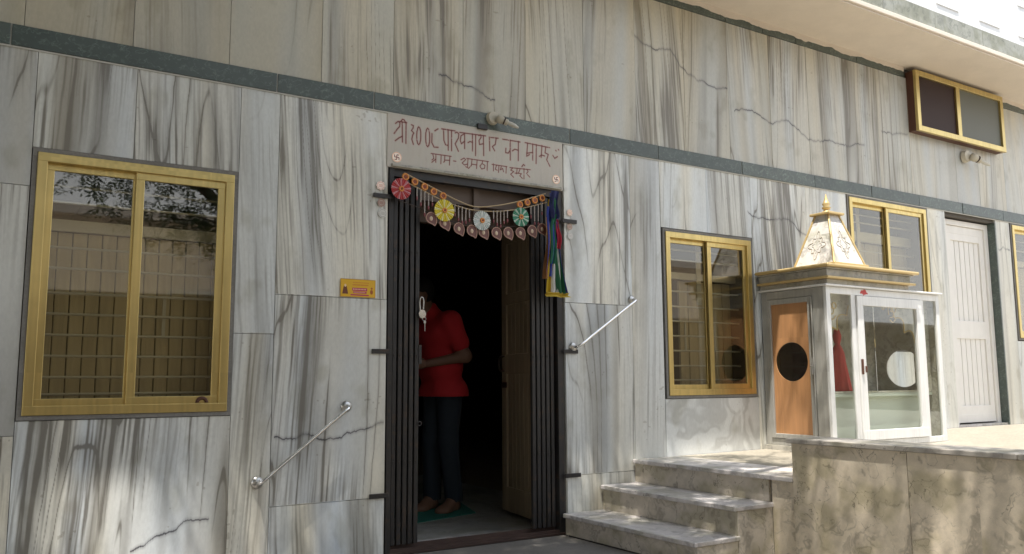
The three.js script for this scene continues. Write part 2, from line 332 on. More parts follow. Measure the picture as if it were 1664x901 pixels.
{ // overhanging upper storey
  mesh('soffit', join([bx(-4, 9, 3.792, 3.85, -0.3, 0.585), rbx(-4, 9, 3.779, 3.7915, 0.43, 0.6, 0.004), rbx(-4, 9, 3.793, 3.832, 0.586, 0.618, 0.006)]), mats.plaster, temple);
  mesh('upper_wall', bx(-4, 9, 3.851, 7.2, -0.3, 0.57), mats.mortar, temple);
  mesh('roof', bx(-4.05, 9.05, 7.2, 7.35, -6.5, 0.64), mats.plaster, temple);
  for (let x = -4, i = 0; x < 8.9; x += 0.72, i++) mesh('band_tile', rbx(x + 0.002, Math.min(9, x + 0.718), 3.836, 3.995, 0.571, 0.594, 0.002, i * 1.9), mats.upBand = mats.upBand || swirl(0.55, 0.6, 0.55), temple);
  const white = mats.upWhite = M({ map: dataTex(256, 512, (i, j) => { const x = i / 24, L = 0.9 + 0.1 * vn(x * 2 + vn(x, j / 90, 641), j / 150, 642) + 0.06 * fbm(x, j / 24, 645); return [0.72 * L, 0.735 * L, 0.75 * L]; }), roughness: 0.45 });
  for (let x = -4, i = 0; x < 8.9; x += 0.655, i++) {
    for (const [y0, y1] of [[3.999, 4.45], [4.454, 5.6], [5.604, 7.19]]) {
      const s = mesh('marble_slab', bx(x + 0.001, Math.min(9, x + 0.653), y0, y1, 0.571, 0.59, i * 1.3 + y0), white, temple);
      if (y0 < 4.4) mesh('carved_panel', ring(x + 0.16, x + 0.49, 4.075, 4.4, 0.02, 0.5895, 0.598), white, s);
    }
  }
}
{ // rooms behind the openings
  const r = [];
  r.push(bx(-4, 16, -0.52, -0.004, -16, -0.303), bx(-4, 16, 3.6, 3.75, -16, -0.303), bx(-4, 16, -0.5, 3.6, -16.2, -16), bx(-4.15, -4, -0.5, 3.7, -16.2, -0.303), bx(16, 16.15, -0.5, 3.7, -16.2, -0.303), bx(9, 16, -0.5, 3.7, -0.302, -0.15));
  r.push(bx(-0.8, -0.7, -0.004, 3.6, -16, -0.304), bx(5.42, 5.5, -0.004, 3.6, -4, -0.304));
  mesh('interior_wall', join(r), mats.room, temple);
  // marble tiles of the entrance hall, a child piece each
  for (let i = 0; i < 5; i++) for (let k = 0; k < 6; k++) mesh('floor_tile', bx(-0.69 + i * 0.526, -0.69 + i * 0.526 + 0.524, -0.0035, 0.004, -3.47 + k * 0.526, -3.47 + k * 0.526 + 0.524, i * 3 + k), mats.hallFloor = mats.hallFloor || swirl(0.8, 0.82, 0.8, 0.3), temple);
  mesh('door_sill', bx(-0.008, 1.21, -0.05, 0.006, -0.305, -0.085, 4), mats.tread, temple);
  mesh('door_lintel', join([bx(-0.009, 1.211, 2.03, 2.183, -0.3, -0.09), bx(-0.009, 1.211, 1.93, 2.03, -0.298, -0.24), bx(0.585, 0.625, 1.9, 2.16, -0.089, -0.07)]), mats.brownBeam, temple);
}
function windowPart(x0, x1, y0, y1, o = {}) {
  const mid = o.mid ?? (x0 + x1) / 2, fw = 0.042, s = 0.02;
  const w = mesh('window', ring(x0, x1, y0, y1, fw, -0.05, 0.012), mats.gold, temple);
  const e = 0.021;
  mesh('surround', join([bx(x0 - e, x1 + e, y1 + 0.0015, y1 + e, -0.05, 0.004), bx(x0 - e, x1 + e, y0 - e, y0 - 0.0015, -0.05, 0.004), bx(x0 - e, x0 - 0.0015, y0 - 0.001, y1 + 0.001, -0.05, 0.0035), bx(x1 + 0.0015, x1 + e, y0 - 0.001, y1 + 0.001, -0.05, 0.0035)]), mats.cement, w);
  const a0 = x0 + fw - 0.004, a1 = mid + 0.004, b0 = mid - 0.022, b1 = x1 - fw + 0.004, v0 = y0 + fw - 0.004, v1 = y1 - fw + 0.004;
  mesh('sash', ring(a0, a1, v0, v1, 0.036, -0.044, -0.026), mats.gold, w);
  mesh('sash', ring(b0, b1, v0, v1, 0.04, -0.022, -0.002), mats.gold, w);
  mesh('pane', bx(a0 + 0.034, a1 - 0.034, v0 + 0.034, v1 - 0.034, -0.036, -0.033), mats.glassTint, w);
  mesh('pane', bx(b0 + 0.038, b1 - 0.038, v0 + 0.038, v1 - 0.038, -0.014, -0.011), mats.glassTint, w);
  for (const y of o.rods || []) mesh('grille_rod', rod(V(x0 - 0.015, y, -0.15), V(x1 + 0.015, y, -0.15), 0.0065, 8), o.rodMat || mats.whiteSteel, w);
  for (const [x, ya, yb, wd = 0.022] of o.bars || []) mesh('grille_bar', bx(x - wd, x + wd, ya, yb, -0.165, -0.158), mats.whiteSteel, w);
  if (o.band) mesh('transom', bx(x0 - 0.015, x1 + 0.015, o.band[0], o.band[1], -0.2, -0.168), mats.whiteSteel, w);
  if (o.planks) { const [pa, pb, wd, z, mt, ya = y0 - 0.02] = o.planks; for (let x = pa, i = 0; x < pb - 0.01; x += wd, i++) mesh('shutter_plank', rbx(x + 0.0025, Math.min(pb, x + wd - 0.0025), ya, o.band[0] - 0.004, z - 0.02, z + 0.004 * (i % 2), 0.003, i * 0.77), mt, w); }
  if (o.latch) mesh('latch', new THREE.TorusGeometry(0.022, 0.009, 8, 16, Math.PI).translate(x1 - 0.12, y0 + fw + 0.003, 0.002), mats.goldDark, w);
  return w;
}
const W1rods = [1.9, 1.82, 1.6, 1.5, 1.38, 1.28, 1.18, 1.08, 0.98, 0.9];
windowPart(-1.776, -0.884, 0.808, 2.018, { mid: -1.33, rods: W1rods, band: [1.685, 1.74], planks: [-1.795, -0.865, 0.066, -0.2, mats.board, 0.79], latch: 1, bars: [[-1.17, 1.18, 1.38, 0.008]] });
windowPart(2.095, 2.957, 0.842, 1.994, { mid: 2.53, rods: [1.9, 1.824, 1.592, 1.48, 1.373, 1.266, 1.159, 1.05, 0.948], band: [1.687, 1.735], bars: [[2.57, 1.5, 2.0], [2.42, 1.16, 1.37, 0.008], [2.72, 1.16, 1.37, 0.008]], planks: [2.44, 2.975, 0.09, -0.24, mats.board, 0.83] });
windowPart(4.18, 5.286, 1.21, 2.478, { mid: 4.72, rods: [2.38, 2.31, 2.06, 1.95, 1.84, 1.73, 1.62, 1.5, 1.4], band: [2.15, 2.235], bars: [[4.52, 1.3, 2.45], [4.92, 1.3, 2.45]], planks: [4.58, 5.3, 0.1, -0.22, mats.boardPale, 1.2] });
windowPart(6.765, 7.88, 1.34, 2.478, { mid: 7.3, rods: [2.36, 2.26, 2.0, 1.9, 1.8, 1.7, 1.6, 1.5], band: [2.1, 2.16], bars: [[6.97, 1.35, 2.46], [7.6, 1.35, 2.46]], planks: [6.76, 7.89, 0.1, -0.22, mats.boardPale, 1.33] });
{ // boxed ventilator under the overhang
  const x0 = 5.12, x1 = 6.6, y0 = 3.18, y1 = 3.752;
  const w = mesh('ventilator_window', ring(x0, x1, y0, y1, 0.05, 0.07, 0.1), mats.gold, temple);
  mesh('box_frame', join([bx(x0 + 0.003, x0 + 0.03, y0 + 0.003, y1 - 0.003, -0.002, 0.0695), bx(x1 - 0.03, x1 - 0.003, y0 + 0.003, y1 - 0.003, -0.002, 0.0695), bx(x0 + 0.031, x1 - 0.031, y0 + 0.003, y0 + 0.03, -0.002, 0.0695), bx(x0 + 0.031, x1 - 0.031, y1 - 0.03, y1 - 0.003, -0.002, 0.0695)]), mats.goldDark, w);
  mesh('mullion', rbx(5.77, 5.83, y0 + 0.045, y1 - 0.045, 0.068, 0.097, 0.003), mats.gold, w);
  mesh('pane', bx(x0 + 0.04, 5.775, y0 + 0.04, y1 - 0.04, 0.072, 0.078), mats.glassBrown, w).userData.label = 'dark brown opaque pane';
  mesh('pane', bx(5.825, x1 - 0.04, y0 + 0.04, y1 - 0.04, 0.072, 0.078), mats.glassGrey, w).userData.label = 'grey green frosted pane';
}
{ // white plank door in its reveal
  const d = mesh('door', ring(5.74, 6.385, 0.535, 2.4, 0.075, -0.125, -0.085), mats.whiteDoor, temple);
  d.userData.label = 'white plank door in the reveal';
  mesh('door_frame', join([rbx(5.62, 5.738, 0.5, 2.455, -0.16, -0.07), rbx(6.387, 6.452, 0.5, 2.455, -0.16, -0.07), rbx(5.739, 6.386, 2.402, 2.455, -0.159, -0.071)]), mats.whiteDoor, d);
  mesh('lock_rail', rbx(5.81, 6.315, 1.32, 1.49, -0.123, -0.086, 0.003), mats.whiteDoor, d);
  mesh('bottom_rail', rbx(5.81, 6.315, 0.605, 0.69, -0.123, -0.087, 0.003), mats.whiteDoor, d);
  mesh('top_rail', rbx(5.81, 6.315, 2.26, 2.33, -0.123, -0.087, 0.003), mats.whiteDoor, d);
  for (const [a, b] of [[0.69, 1.32], [1.49, 2.26]]) for (let i = 0; i < 6; i++) { const x = 5.816 + i * 0.083; mesh('plank', rbx(x + 0.004, x + 0.079, a - 0.003, b + 0.003, -0.12, -0.1, 0.005, i * 0.9 + a), mats.whiteDoor, d); }
  mesh('threshold', bx(5.605, 6.465, 0.44, 0.522, -0.28, -0.01), mats.tread, d);
  mesh('door_jamb', bx(6.454, 6.4715, 0.5, 2.468, -0.16, 0.002, 3), mats.green, temple);
}
{ // wooden door leaf folded back inside the entrance
  const d = new THREE.Group(); d.position.set(1.232, 0, -0.33); d.rotation.y = Math.PI / 2 - 0.16;
  const L = 0.6, o = (g) => g, mt = mats.doorWood;   // local x runs from the hinge into the room
  const leaf = new THREE.Mesh(join([rbx(0, 0.085, 0.03, 2.06, -0.02, 0.02), rbx(L - 0.085, L, 0.03, 2.06, -0.02, 0.02), rbx(0.084, L - 0.084, 0.03, 0.2, -0.019, 0.019), rbx(0.084, L - 0.084, 1.0, 1.14, -0.019, 0.019), rbx(0.084, L - 0.084, 1.5, 1.58, -0.019, 0.019), rbx(0.084, L - 0.084, 1.95, 2.06, -0.019, 0.019)]), mt);
  leaf.name = 'door'; leaf.castShadow = leaf.receiveShadow = true; leaf.position.copy(d.position); leaf.rotation.y = d.rotation.y; temple.add(leaf);
  leaf.userData.label = 'brown panelled wooden door leaf standing open';
  for (const [a, b] of [[0.2, 1.0], [1.14, 1.5], [1.58, 1.95]]) {
    for (let i = 0; i < 6; i++) { const x = 0.09 + i * 0.07; mesh('panel_strip', rbx(x, x + 0.067, a - 0.004, b + 0.004, -0.01, 0.01, 0.006, i + a), mt, leaf); }
  }
  mesh('handle', tube([V(0.55, 1.02, -0.02), V(0.55, 1.03, -0.055), V(0.55, 1.12, -0.055), V(0.55, 1.13, -0.02)], 0.006), mats.rustIron, leaf);
  mesh('bolt', rbx(0.5, 0.59, 0.9, 0.94, -0.03, -0.02), mats.rustIron, leaf);
}

// ---------------------------------------------------------------- name board over the gate
{
  const cv = document.createElement('canvas'); cv.width = 1500; cv.height = 392; const c = cv.getContext('2d');
  c.fillStyle = 'rgb(188,182,172)'; c.fillRect(0, 0, 1500, 392);
  for (let i = 0; i < 900; i++) { const x = rr(-20, 1520), y = rr(-20, 400), h = rr(20, 160), a = rr(0.01, 0.05); c.strokeStyle = rnd() < 0.5 ? `rgba(150,140,125,${a})` : `rgba(215,212,205,${a})`; c.lineWidth = rr(2, 22); c.beginPath(); c.moveTo(x, y); c.lineTo(x + rr(-12, 12), y + h); c.stroke(); }
  const K = 1500 / 1.243, tx = (x) => (x / 1000 + 0.03) * K, ty = (y) => (2.503 - y / 1000) * K;
  const strokes = [[12,2382,32,2412,46,2428,48,2451,35,2457,20,2443],[62,2458,65,2338],[63,2372,43,2360,20,2340],[42,2458,90,2459],[87,2459,87,2334],[54,2462,64,2475,75,2473,84,2458],[122,2451,134,2449,132,2431,122,2416,137,2404,130,2389,125,2364,135,2335],[297,2454,276,2439],[257,2419,256,2363,271,2338,298,2340],[322,2458,414,2459],[334,2456,337,2389,348,2364,362,2362],[365,2459,367,2333],[389,2458,389,2333],[414,2447,426,2454,439,2444,436,2418,414,2379,436,2336],[442,2455,628,2461],[473,2449,454,2435,449,2405,457,2386,478,2404],[479,2454,479,2359],[503,2400,518,2409,534,2406],[534,2459,535,2352],[557,2457,556,2326],[579,2456,592,2462,596,2448,581,2424,584,2400,610,2408],[612,2460,614,2334],[655,2457,658,2371],[665,2457,719,2460],[705,2458,698,2417,677,2400,694,2375],[753,2459,882,2460],[808,2461,808,2332],[776,2403,774,2375,794,2375,806,2393],[870,2462,868,2337],[825,2394,842,2407,868,2404],[921,2462,1112,2456],[940,2461,932,2373,953,2388],[933,2394,977,2405],[979,2461,978,2355],[1007,2461,1004,2336],[1051,2462,1044,2382],[1030,2387,1049,2398,1071,2395],[1081,2455,1075,2417,1100,2409,1087,2372,1112,2332],[1137,2408,1151,2390,1173,2405],[1160,2445,1163,2442],[1181,2454,1184,2451],[252,2296,387,2297],[263,2294,270,2268,258,2257],[284,2295,283,2246],[283,2266,257,2243],[319,2296,317,2242],[344,2297,342,2258,335,2255],[343,2268,375,2271],[378,2297,375,2242],[403,2271,419,2271],[454,2285,476,2299,487,2290,462,2266,479,2256,500,2265],[503,2299,500,2248],[487,2247,508,2239,516,2249],[494,2299,648,2300],[531,2298,527,2258,521,2255],[529,2268,563,2268],[567,2299,563,2245],[607,2299,602,2282,587,2263,599,2247,620,2254,623,2273,604,2281],[641,2299,638,2243],[684,2292,684,2246],[674,2286,783,2286],[706,2284,698,2258,711,2254],[724,2284,721,2241],[741,2280,734,2259,751,2270,758,2250],[778,2285,776,2244],[804,2283,959,2289],[826,2284,811,2267,834,2261,810,2241,832,2224],[859,2285,855,2249],[843,2252,869,2255],[881,2284,869,2255,891,2254,879,2239,898,2225],[911,2291,910,2223],[895,2301,907,2316,916,2311],[933,2289,942,2275,929,2260,955,2240],[183,2394,182,2367,177,2346,170,2338,163,2344,158,2363,156,2390,158,2417,163,2438,169,2446,176,2440,182,2421,183,2394],[242,2393,241,2364,236,2343,229,2334,222,2341,217,2361,215,2388,216,2417,221,2438,228,2447,235,2440,240,2420,242,2393]];
  c.lineCap = 'round'; c.lineJoin = 'round';
  for (const [style, wd] of [['rgba(150,75,66,0.28)', 17], ['rgba(96,28,26,0.8)', 6.5], ['rgba(60,18,18,0.55)', 3]]) strokes.forEach((p) => {
    c.strokeStyle = style; c.lineWidth = wd * (p[1] < 2300 ? 0.75 : 1);
    c.beginPath(); for (let i = 0; i < p.length; i += 2) c[i ? 'lineTo' : 'moveTo'](tx(p[i]), ty(p[i + 1])); c.stroke();
  });
  for (let i = 0; i < 420; i++) { c.fillStyle = `rgba(190,184,174,${rr(0.15, 0.7)})`; c.beginPath(); c.ellipse(rr(0, 1500), rr(0, 330), rr(1, 6), rr(1, 9), 0, 0, 7); c.fill(); }
  const t = finishTex(new THREE.CanvasTexture(cv), false);
  const g = new THREE.BoxGeometry(1.243, 0.322, 0.02).translate(0.5915, 2.342, -0.007), p = g.attributes.position, uv = g.attributes.uv;
  for (let i = 0; i < p.count; i++) uv.setXY(i, (p.getX(i) + 0.03) / 1.243, (p.getY(i) - 2.503 + 392 / K) / (392 / K));
  const b = mesh('name_board', g, M({ map: t, roughness: 0.5 })); tag(b, 'pale marble name board with red Devanagari lettering over the gate', 'sign');
  mesh('moulding', rbx(-0.005, 1.2, 2.184, 2.202, -0.02, 0.016, 0.005), mats.cabinetStone, b);
}
// ---------------------------------------------------------------- round stickers
function sticker(x, y, r, label, draw, lobes) {
  const cv = document.createElement('canvas'); cv.width = cv.height = 128; const c = cv.getContext('2d'); draw(c);
  const sh = new THREE.Shape(); for (let i = 0; i < 40; i++) { const a = i / 40 * Math.PI * 2, q = r * (lobes ? 1 + 0.09 * Math.cos(a * lobes) : 1); sh[i ? 'lineTo' : 'moveTo'](q * Math.cos(a), q * Math.sin(a)); }
  const g = new THREE.ExtrudeGeometry(sh, { depth: 0.0012, bevelEnabled: false }), p = g.attributes.position, uv = g.attributes.uv;
  for (let i = 0; i < p.count; i++) uv.setXY(i, 0.5 + p.getX(i) / r / 2.2, 0.5 + p.getY(i) / r / 2.2);
  const m = mesh('sticker', g, M({ map: finishTex(new THREE.CanvasTexture(cv), false), roughness: 0.5 })); m.position.set(x, y, 0.0045);
  return tag(m, label, 'sticker', 'small stickers round the gate');
}
const svastika = (c) => {
  c.fillStyle = '#fff0e2'; c.fillRect(0, 0, 128, 128); c.strokeStyle = '#f0b894'; c.lineWidth = 7; c.beginPath(); c.arc(64, 64, 52, 0, 7); c.stroke();
  c.strokeStyle = '#6b2018'; c.lineWidth = 9; c.beginPath(); c.moveTo(64, 38); c.lineTo(64, 90); c.moveTo(38, 64); c.lineTo(90, 64); c.moveTo(64, 38); c.lineTo(90, 38); c.moveTo(90, 64); c.lineTo(90, 90); c.moveTo(64, 90); c.lineTo(38, 90); c.moveTo(38, 64); c.lineTo(38, 38); c.stroke();
};
const faded = (a, b) => (c) => { c.fillStyle = a; c.fillRect(0, 0, 128, 128); c.strokeStyle = b; c.lineWidth = 6; c.beginPath(); c.arc(64, 64, 46, 0, 7); c.stroke(); for (const y of [50, 64, 78]) { c.beginPath(); c.moveTo(34, y); c.lineTo(94, y + 2); c.stroke(); } };
sticker(0.029, 2.242, 0.031, 'round peach emblem sticker at the lower left of the name board', svastika);
sticker(1.159, 2.25, 0.03, 'round peach emblem sticker at the lower right of the name board', svastika);
sticker(-0.068, 2.062, 0.026, 'pale pink scalloped sticker above the top left gate bracket', faded('#fdeae0', '#dda590'), 8);
sticker(-0.063, 1.963, 0.024, 'faded brown sticker just below the top left gate bracket', faded('#a9988c', '#93594e'), 8);
sticker(-0.055, 1.903, 0.026, 'white round sticker, lowest of three left of the gate', faded('#cfcdc8', '#aaa7a0'));
sticker(1.264, 2.041, 0.022, 'pale pink scalloped sticker above the top right gate bracket', faded('#fbe4d4', '#d39d84'), 8);
sticker(1.262, 1.947, 0.022, 'faded brown sticker just below the top right gate bracket', faded('#b3a294', '#9b6a58'), 8);
sticker(1.266, 1.886, 0.022, 'white round sticker, lowest of three right of the gate', faded('#d3d1cc', '#b3b0aa'));
sticker(1.236, 2.196, 0.012, 'tiny white sticker at the top right corner of the gate', (c) => { c.fillStyle = '#d8d8d4'; c.fillRect(0, 0, 128, 128); });
{ // yellow printed notice
  const cv = document.createElement('canvas'); cv.width = 420; cv.height = 204; const c = cv.getContext('2d');
  c.fillStyle = '#d9a91e'; c.fillRect(0, 0, 420, 204); c.strokeStyle = '#b98a12'; c.lineWidth = 6; c.strokeRect(4, 4, 412, 196);
  c.fillStyle = '#b0265a'; c.fillRect(140, 98, 180, 34); c.fillRect(152, 138, 160, 22); c.fillRect(120, 172, 220, 14);
  c.fillStyle = '#e7c3a0'; for (let x = 150; x < 310; x += 18) c.fillRect(x, 108, 12, 12); for (let x = 160; x < 300; x += 14) c.fillRect(x, 145, 9, 7);
  c.fillStyle = '#c97b24'; for (let x = 150; x < 330; x += 16) { c.fillRect(x, 34, 11, 9); c.fillRect(x - 6, 58, 12, 14); }
  c.fillStyle = '#6d3a22'; c.beginPath(); c.moveTo(22, 170); c.lineTo(38, 90); c.lineTo(58, 60); c.lineTo(74, 88); c.lineTo(92, 170); c.fill(); c.fillStyle = '#e8c9a0'; c.beginPath(); c.ellipse(58, 76, 12, 17, 0, 0, 7); c.fill();
  c.fillStyle = '#a5561f'; c.beginPath(); c.ellipse(372, 140, 18, 26, 0, 0, 7); c.fill(); c.beginPath(); c.arc(374, 98, 12, 0, 7); c.fill();
  const g = new THREE.BoxGeometry(0.206, 0.1, 0.0014).translate(-0.195, 1.465, 0.0045);
  tag(mesh('notice', g, M({ map: finishTex(new THREE.CanvasTexture(cv), false), roughness: 0.45 })), 'small yellow printed notice with a magenta strip left of the gate', 'notice');
}
// ---------------------------------------------------------------- collapsible iron gate
{
  const g = thing('collapsible_gate', 'black collapsible iron gate folded to both sides of the entrance', 'gate');
  const iron = mats.blackIron;
  for (const [a, b] of [[-0.007, 0.022], [1.168, 1.206]]) mesh('frame', bx(a, b, 0.012, 2.18, -0.075, -0.012), iron, g);
  mesh('top_rail', bx(0.023, 1.167, 2.135, 2.178, -0.07, -0.02), iron, g);
  mesh('bottom_rail', join([bx(-0.004, 1.204, 0.001, 0.011, -0.083, 0.0), bx(0.023, 1.167, 0.0115, 0.045, -0.08, -0.068), bx(0.023, 1.167, 0.0115, 0.03, -0.026, -0.014)]), mats.rustIron, g);
  const channel = (x) => join([rbx(x, x + 0.025, 0.047, 2.13, -0.06, -0.034, 0.003), ...[0.5, 1.1, 1.7].map((y) => new THREE.CylinderGeometry(0.006, 0.006, 0.006, 8).rotateX(Math.PI / 2).translate(x + 0.0125, y, -0.032))]);
  for (let i = 0; i < 5; i++) mesh('channel', channel(0.033 + i * 0.0355), iron, g);
  for (let i = 0; i < 5; i++) mesh('channel', channel(0.985 + i * 0.0355), iron, g);
  mesh('latch', join([bx(0.197, 0.215, 1.05, 1.16, -0.05, -0.03), new THREE.TorusGeometry(0.012, 0.004, 6, 12).translate(0.204, 0.71, -0.03)]), iron, g);
  for (const [x0, x1, y] of [[-0.113, 0, 2.003], [-0.11, 0, 1.118], [-0.112, 0, 0.329], [1.2, 1.318, 1.982], [1.2, 1.312, 1.134], [1.2, 1.321, 0.356]]) mesh('bracket', rbx(x0, x1, y - 0.013, y + 0.013, 0.0035, 0.012, 0.002), iron, g);
}
{ // padlock and key on the folded gate
  const g = thing('padlock', 'open steel padlock with a key hanging on the folded gate', 'padlock');
  mesh('shackle', tube([V(0.199, 1.36, -0.02), V(0.196, 1.41, -0.02), V(0.2, 1.43, -0.02), V(0.208, 1.437, -0.02), V(0.217, 1.43, -0.02), V(0.221, 1.41, -0.02), V(0.219, 1.365, -0.02)], 0.0042, 30, 8), mats.chromeDull, g);
  mesh('body', new THREE.CylinderGeometry(0.023, 0.023, 0.02, 24).rotateX(Math.PI / 2).scale(1, 1.1, 1).translate(0.208, 1.338, -0.018), mats.chrome, g);
  mesh('key', join([new THREE.TorusGeometry(0.011, 0.0016, 6, 16).translate(0.222, 1.31, -0.014), new THREE.CylinderGeometry(0.008, 0.008, 0.003, 12).rotateX(Math.PI / 2).translate(0.226, 1.291, -0.014), bx(0.2245, 0.2285, 1.24, 1.285, -0.015, -0.012)]), mats.chromeDull, g);
}
// ---------------------------------------------------------------- hand rails
function handrail(a, b, label) {
  const g = thing('handrail', label, 'handrail', 'steel handrails beside the gate');
  const A = V(a[0], a[1], 0.062), B = V(b[0], b[1], 0.062);
  mesh('bar', tube([V(a[0], a[1], 0.012), V(a[0], a[1], 0.045), A.clone().lerp(B, 0.03), A.clone().lerp(B, 0.2), A.clone().lerp(B, 0.5), A.clone().lerp(B, 0.8), A.clone().lerp(B, 0.97), V(b[0], b[1], 0.045), V(b[0], b[1], 0.012)], 0.0095, 90, 12), mats.chrome, g);
  for (const p of [a, b]) mesh('flange', new THREE.LatheGeometry([[0, 0.016], [0.013, 0.016], [0.02, 0.011], [0.029, 0.007], [0.031, 0]].map((q) => new THREE.Vector2(...q)), 24).rotateX(Math.PI / 2).translate(p[0], p[1], 0.004), mats.chromeDull, g);
}
handrail([-0.72, 0.445], [-0.251, 0.818], 'slanted steel handrail on the wall left of the gate');
handrail([1.278, 1.165], [1.775, 1.49], 'slanted steel handrail on the wall above the steps');
// ---------------------------------------------------------------- wall lamp holders
function lampHolder(x, y, label, k = 1) {
  const g = thing('lamp_holder', label, 'lamp holder', 'bare lamp holders on the wall');
  const cream = mats.cream = mats.cream || M({ color: C(0.5, 0.46, 0.37), roughness: 0.5 });
  mesh('base', new THREE.CylinderGeometry(0.04 * k, 0.045 * k, 0.03 * k, 20).rotateX(Math.PI / 2).translate(x, y, 0.022 * k), cream, g);
  const h = new THREE.LatheGeometry([[0, 0], [0.026, 0.002], [0.028, 0.03], [0.02, 0.055], [0.022, 0.075], [0.016, 0.08], [0, 0.08]].map(([a, b]) => new THREE.Vector2(a * k, b * k)), 18);
  h.rotateZ(-2.0).rotateY(-0.45).translate(x + 0.012 * k, y - 0.004, 0.05 * k);
  mesh('socket', h, cream, g);
  mesh('collar', new THREE.TorusGeometry(0.021 * k, 0.005 * k, 8, 18).rotateY(Math.PI / 2).rotateZ(-0.43).rotateY(-0.45).translate(x + 0.057 * k, y - 0.025 * k, 0.073 * k), mats.rustIron, g);
  mesh('bulb', new THREE.LatheGeometry([[0.012, 0], [0.015, 0.02], [0.014, 0.05], [0.006, 0.075], [0, 0.078]].map(([a, b]) => new THREE.Vector2(a * k, b * k)), 14).rotateZ(-2.0).rotateY(-0.45).translate(x + 0.078 * k, y - 0.036 * k, 0.083 * k), mats.bulb = mats.bulb || M({ color: C(0.55, 0.53, 0.47), roughness: 0.25 }), g);
}
lampHolder(0.672, 2.578, 'cream lamp holder with a small bulb above the name board', 0.95);
lampHolder(5.985, 3.07, 'cream lamp holder with a small bulb below the ventilator window', 1.35);
tag(mesh('junction_box', rbx(0.565, 0.635, 2.496, 2.53, 0.0, 0.02, 0.003), mats.blackIron), 'small black socket box beside the lamp holder above the name board', 'junction box');
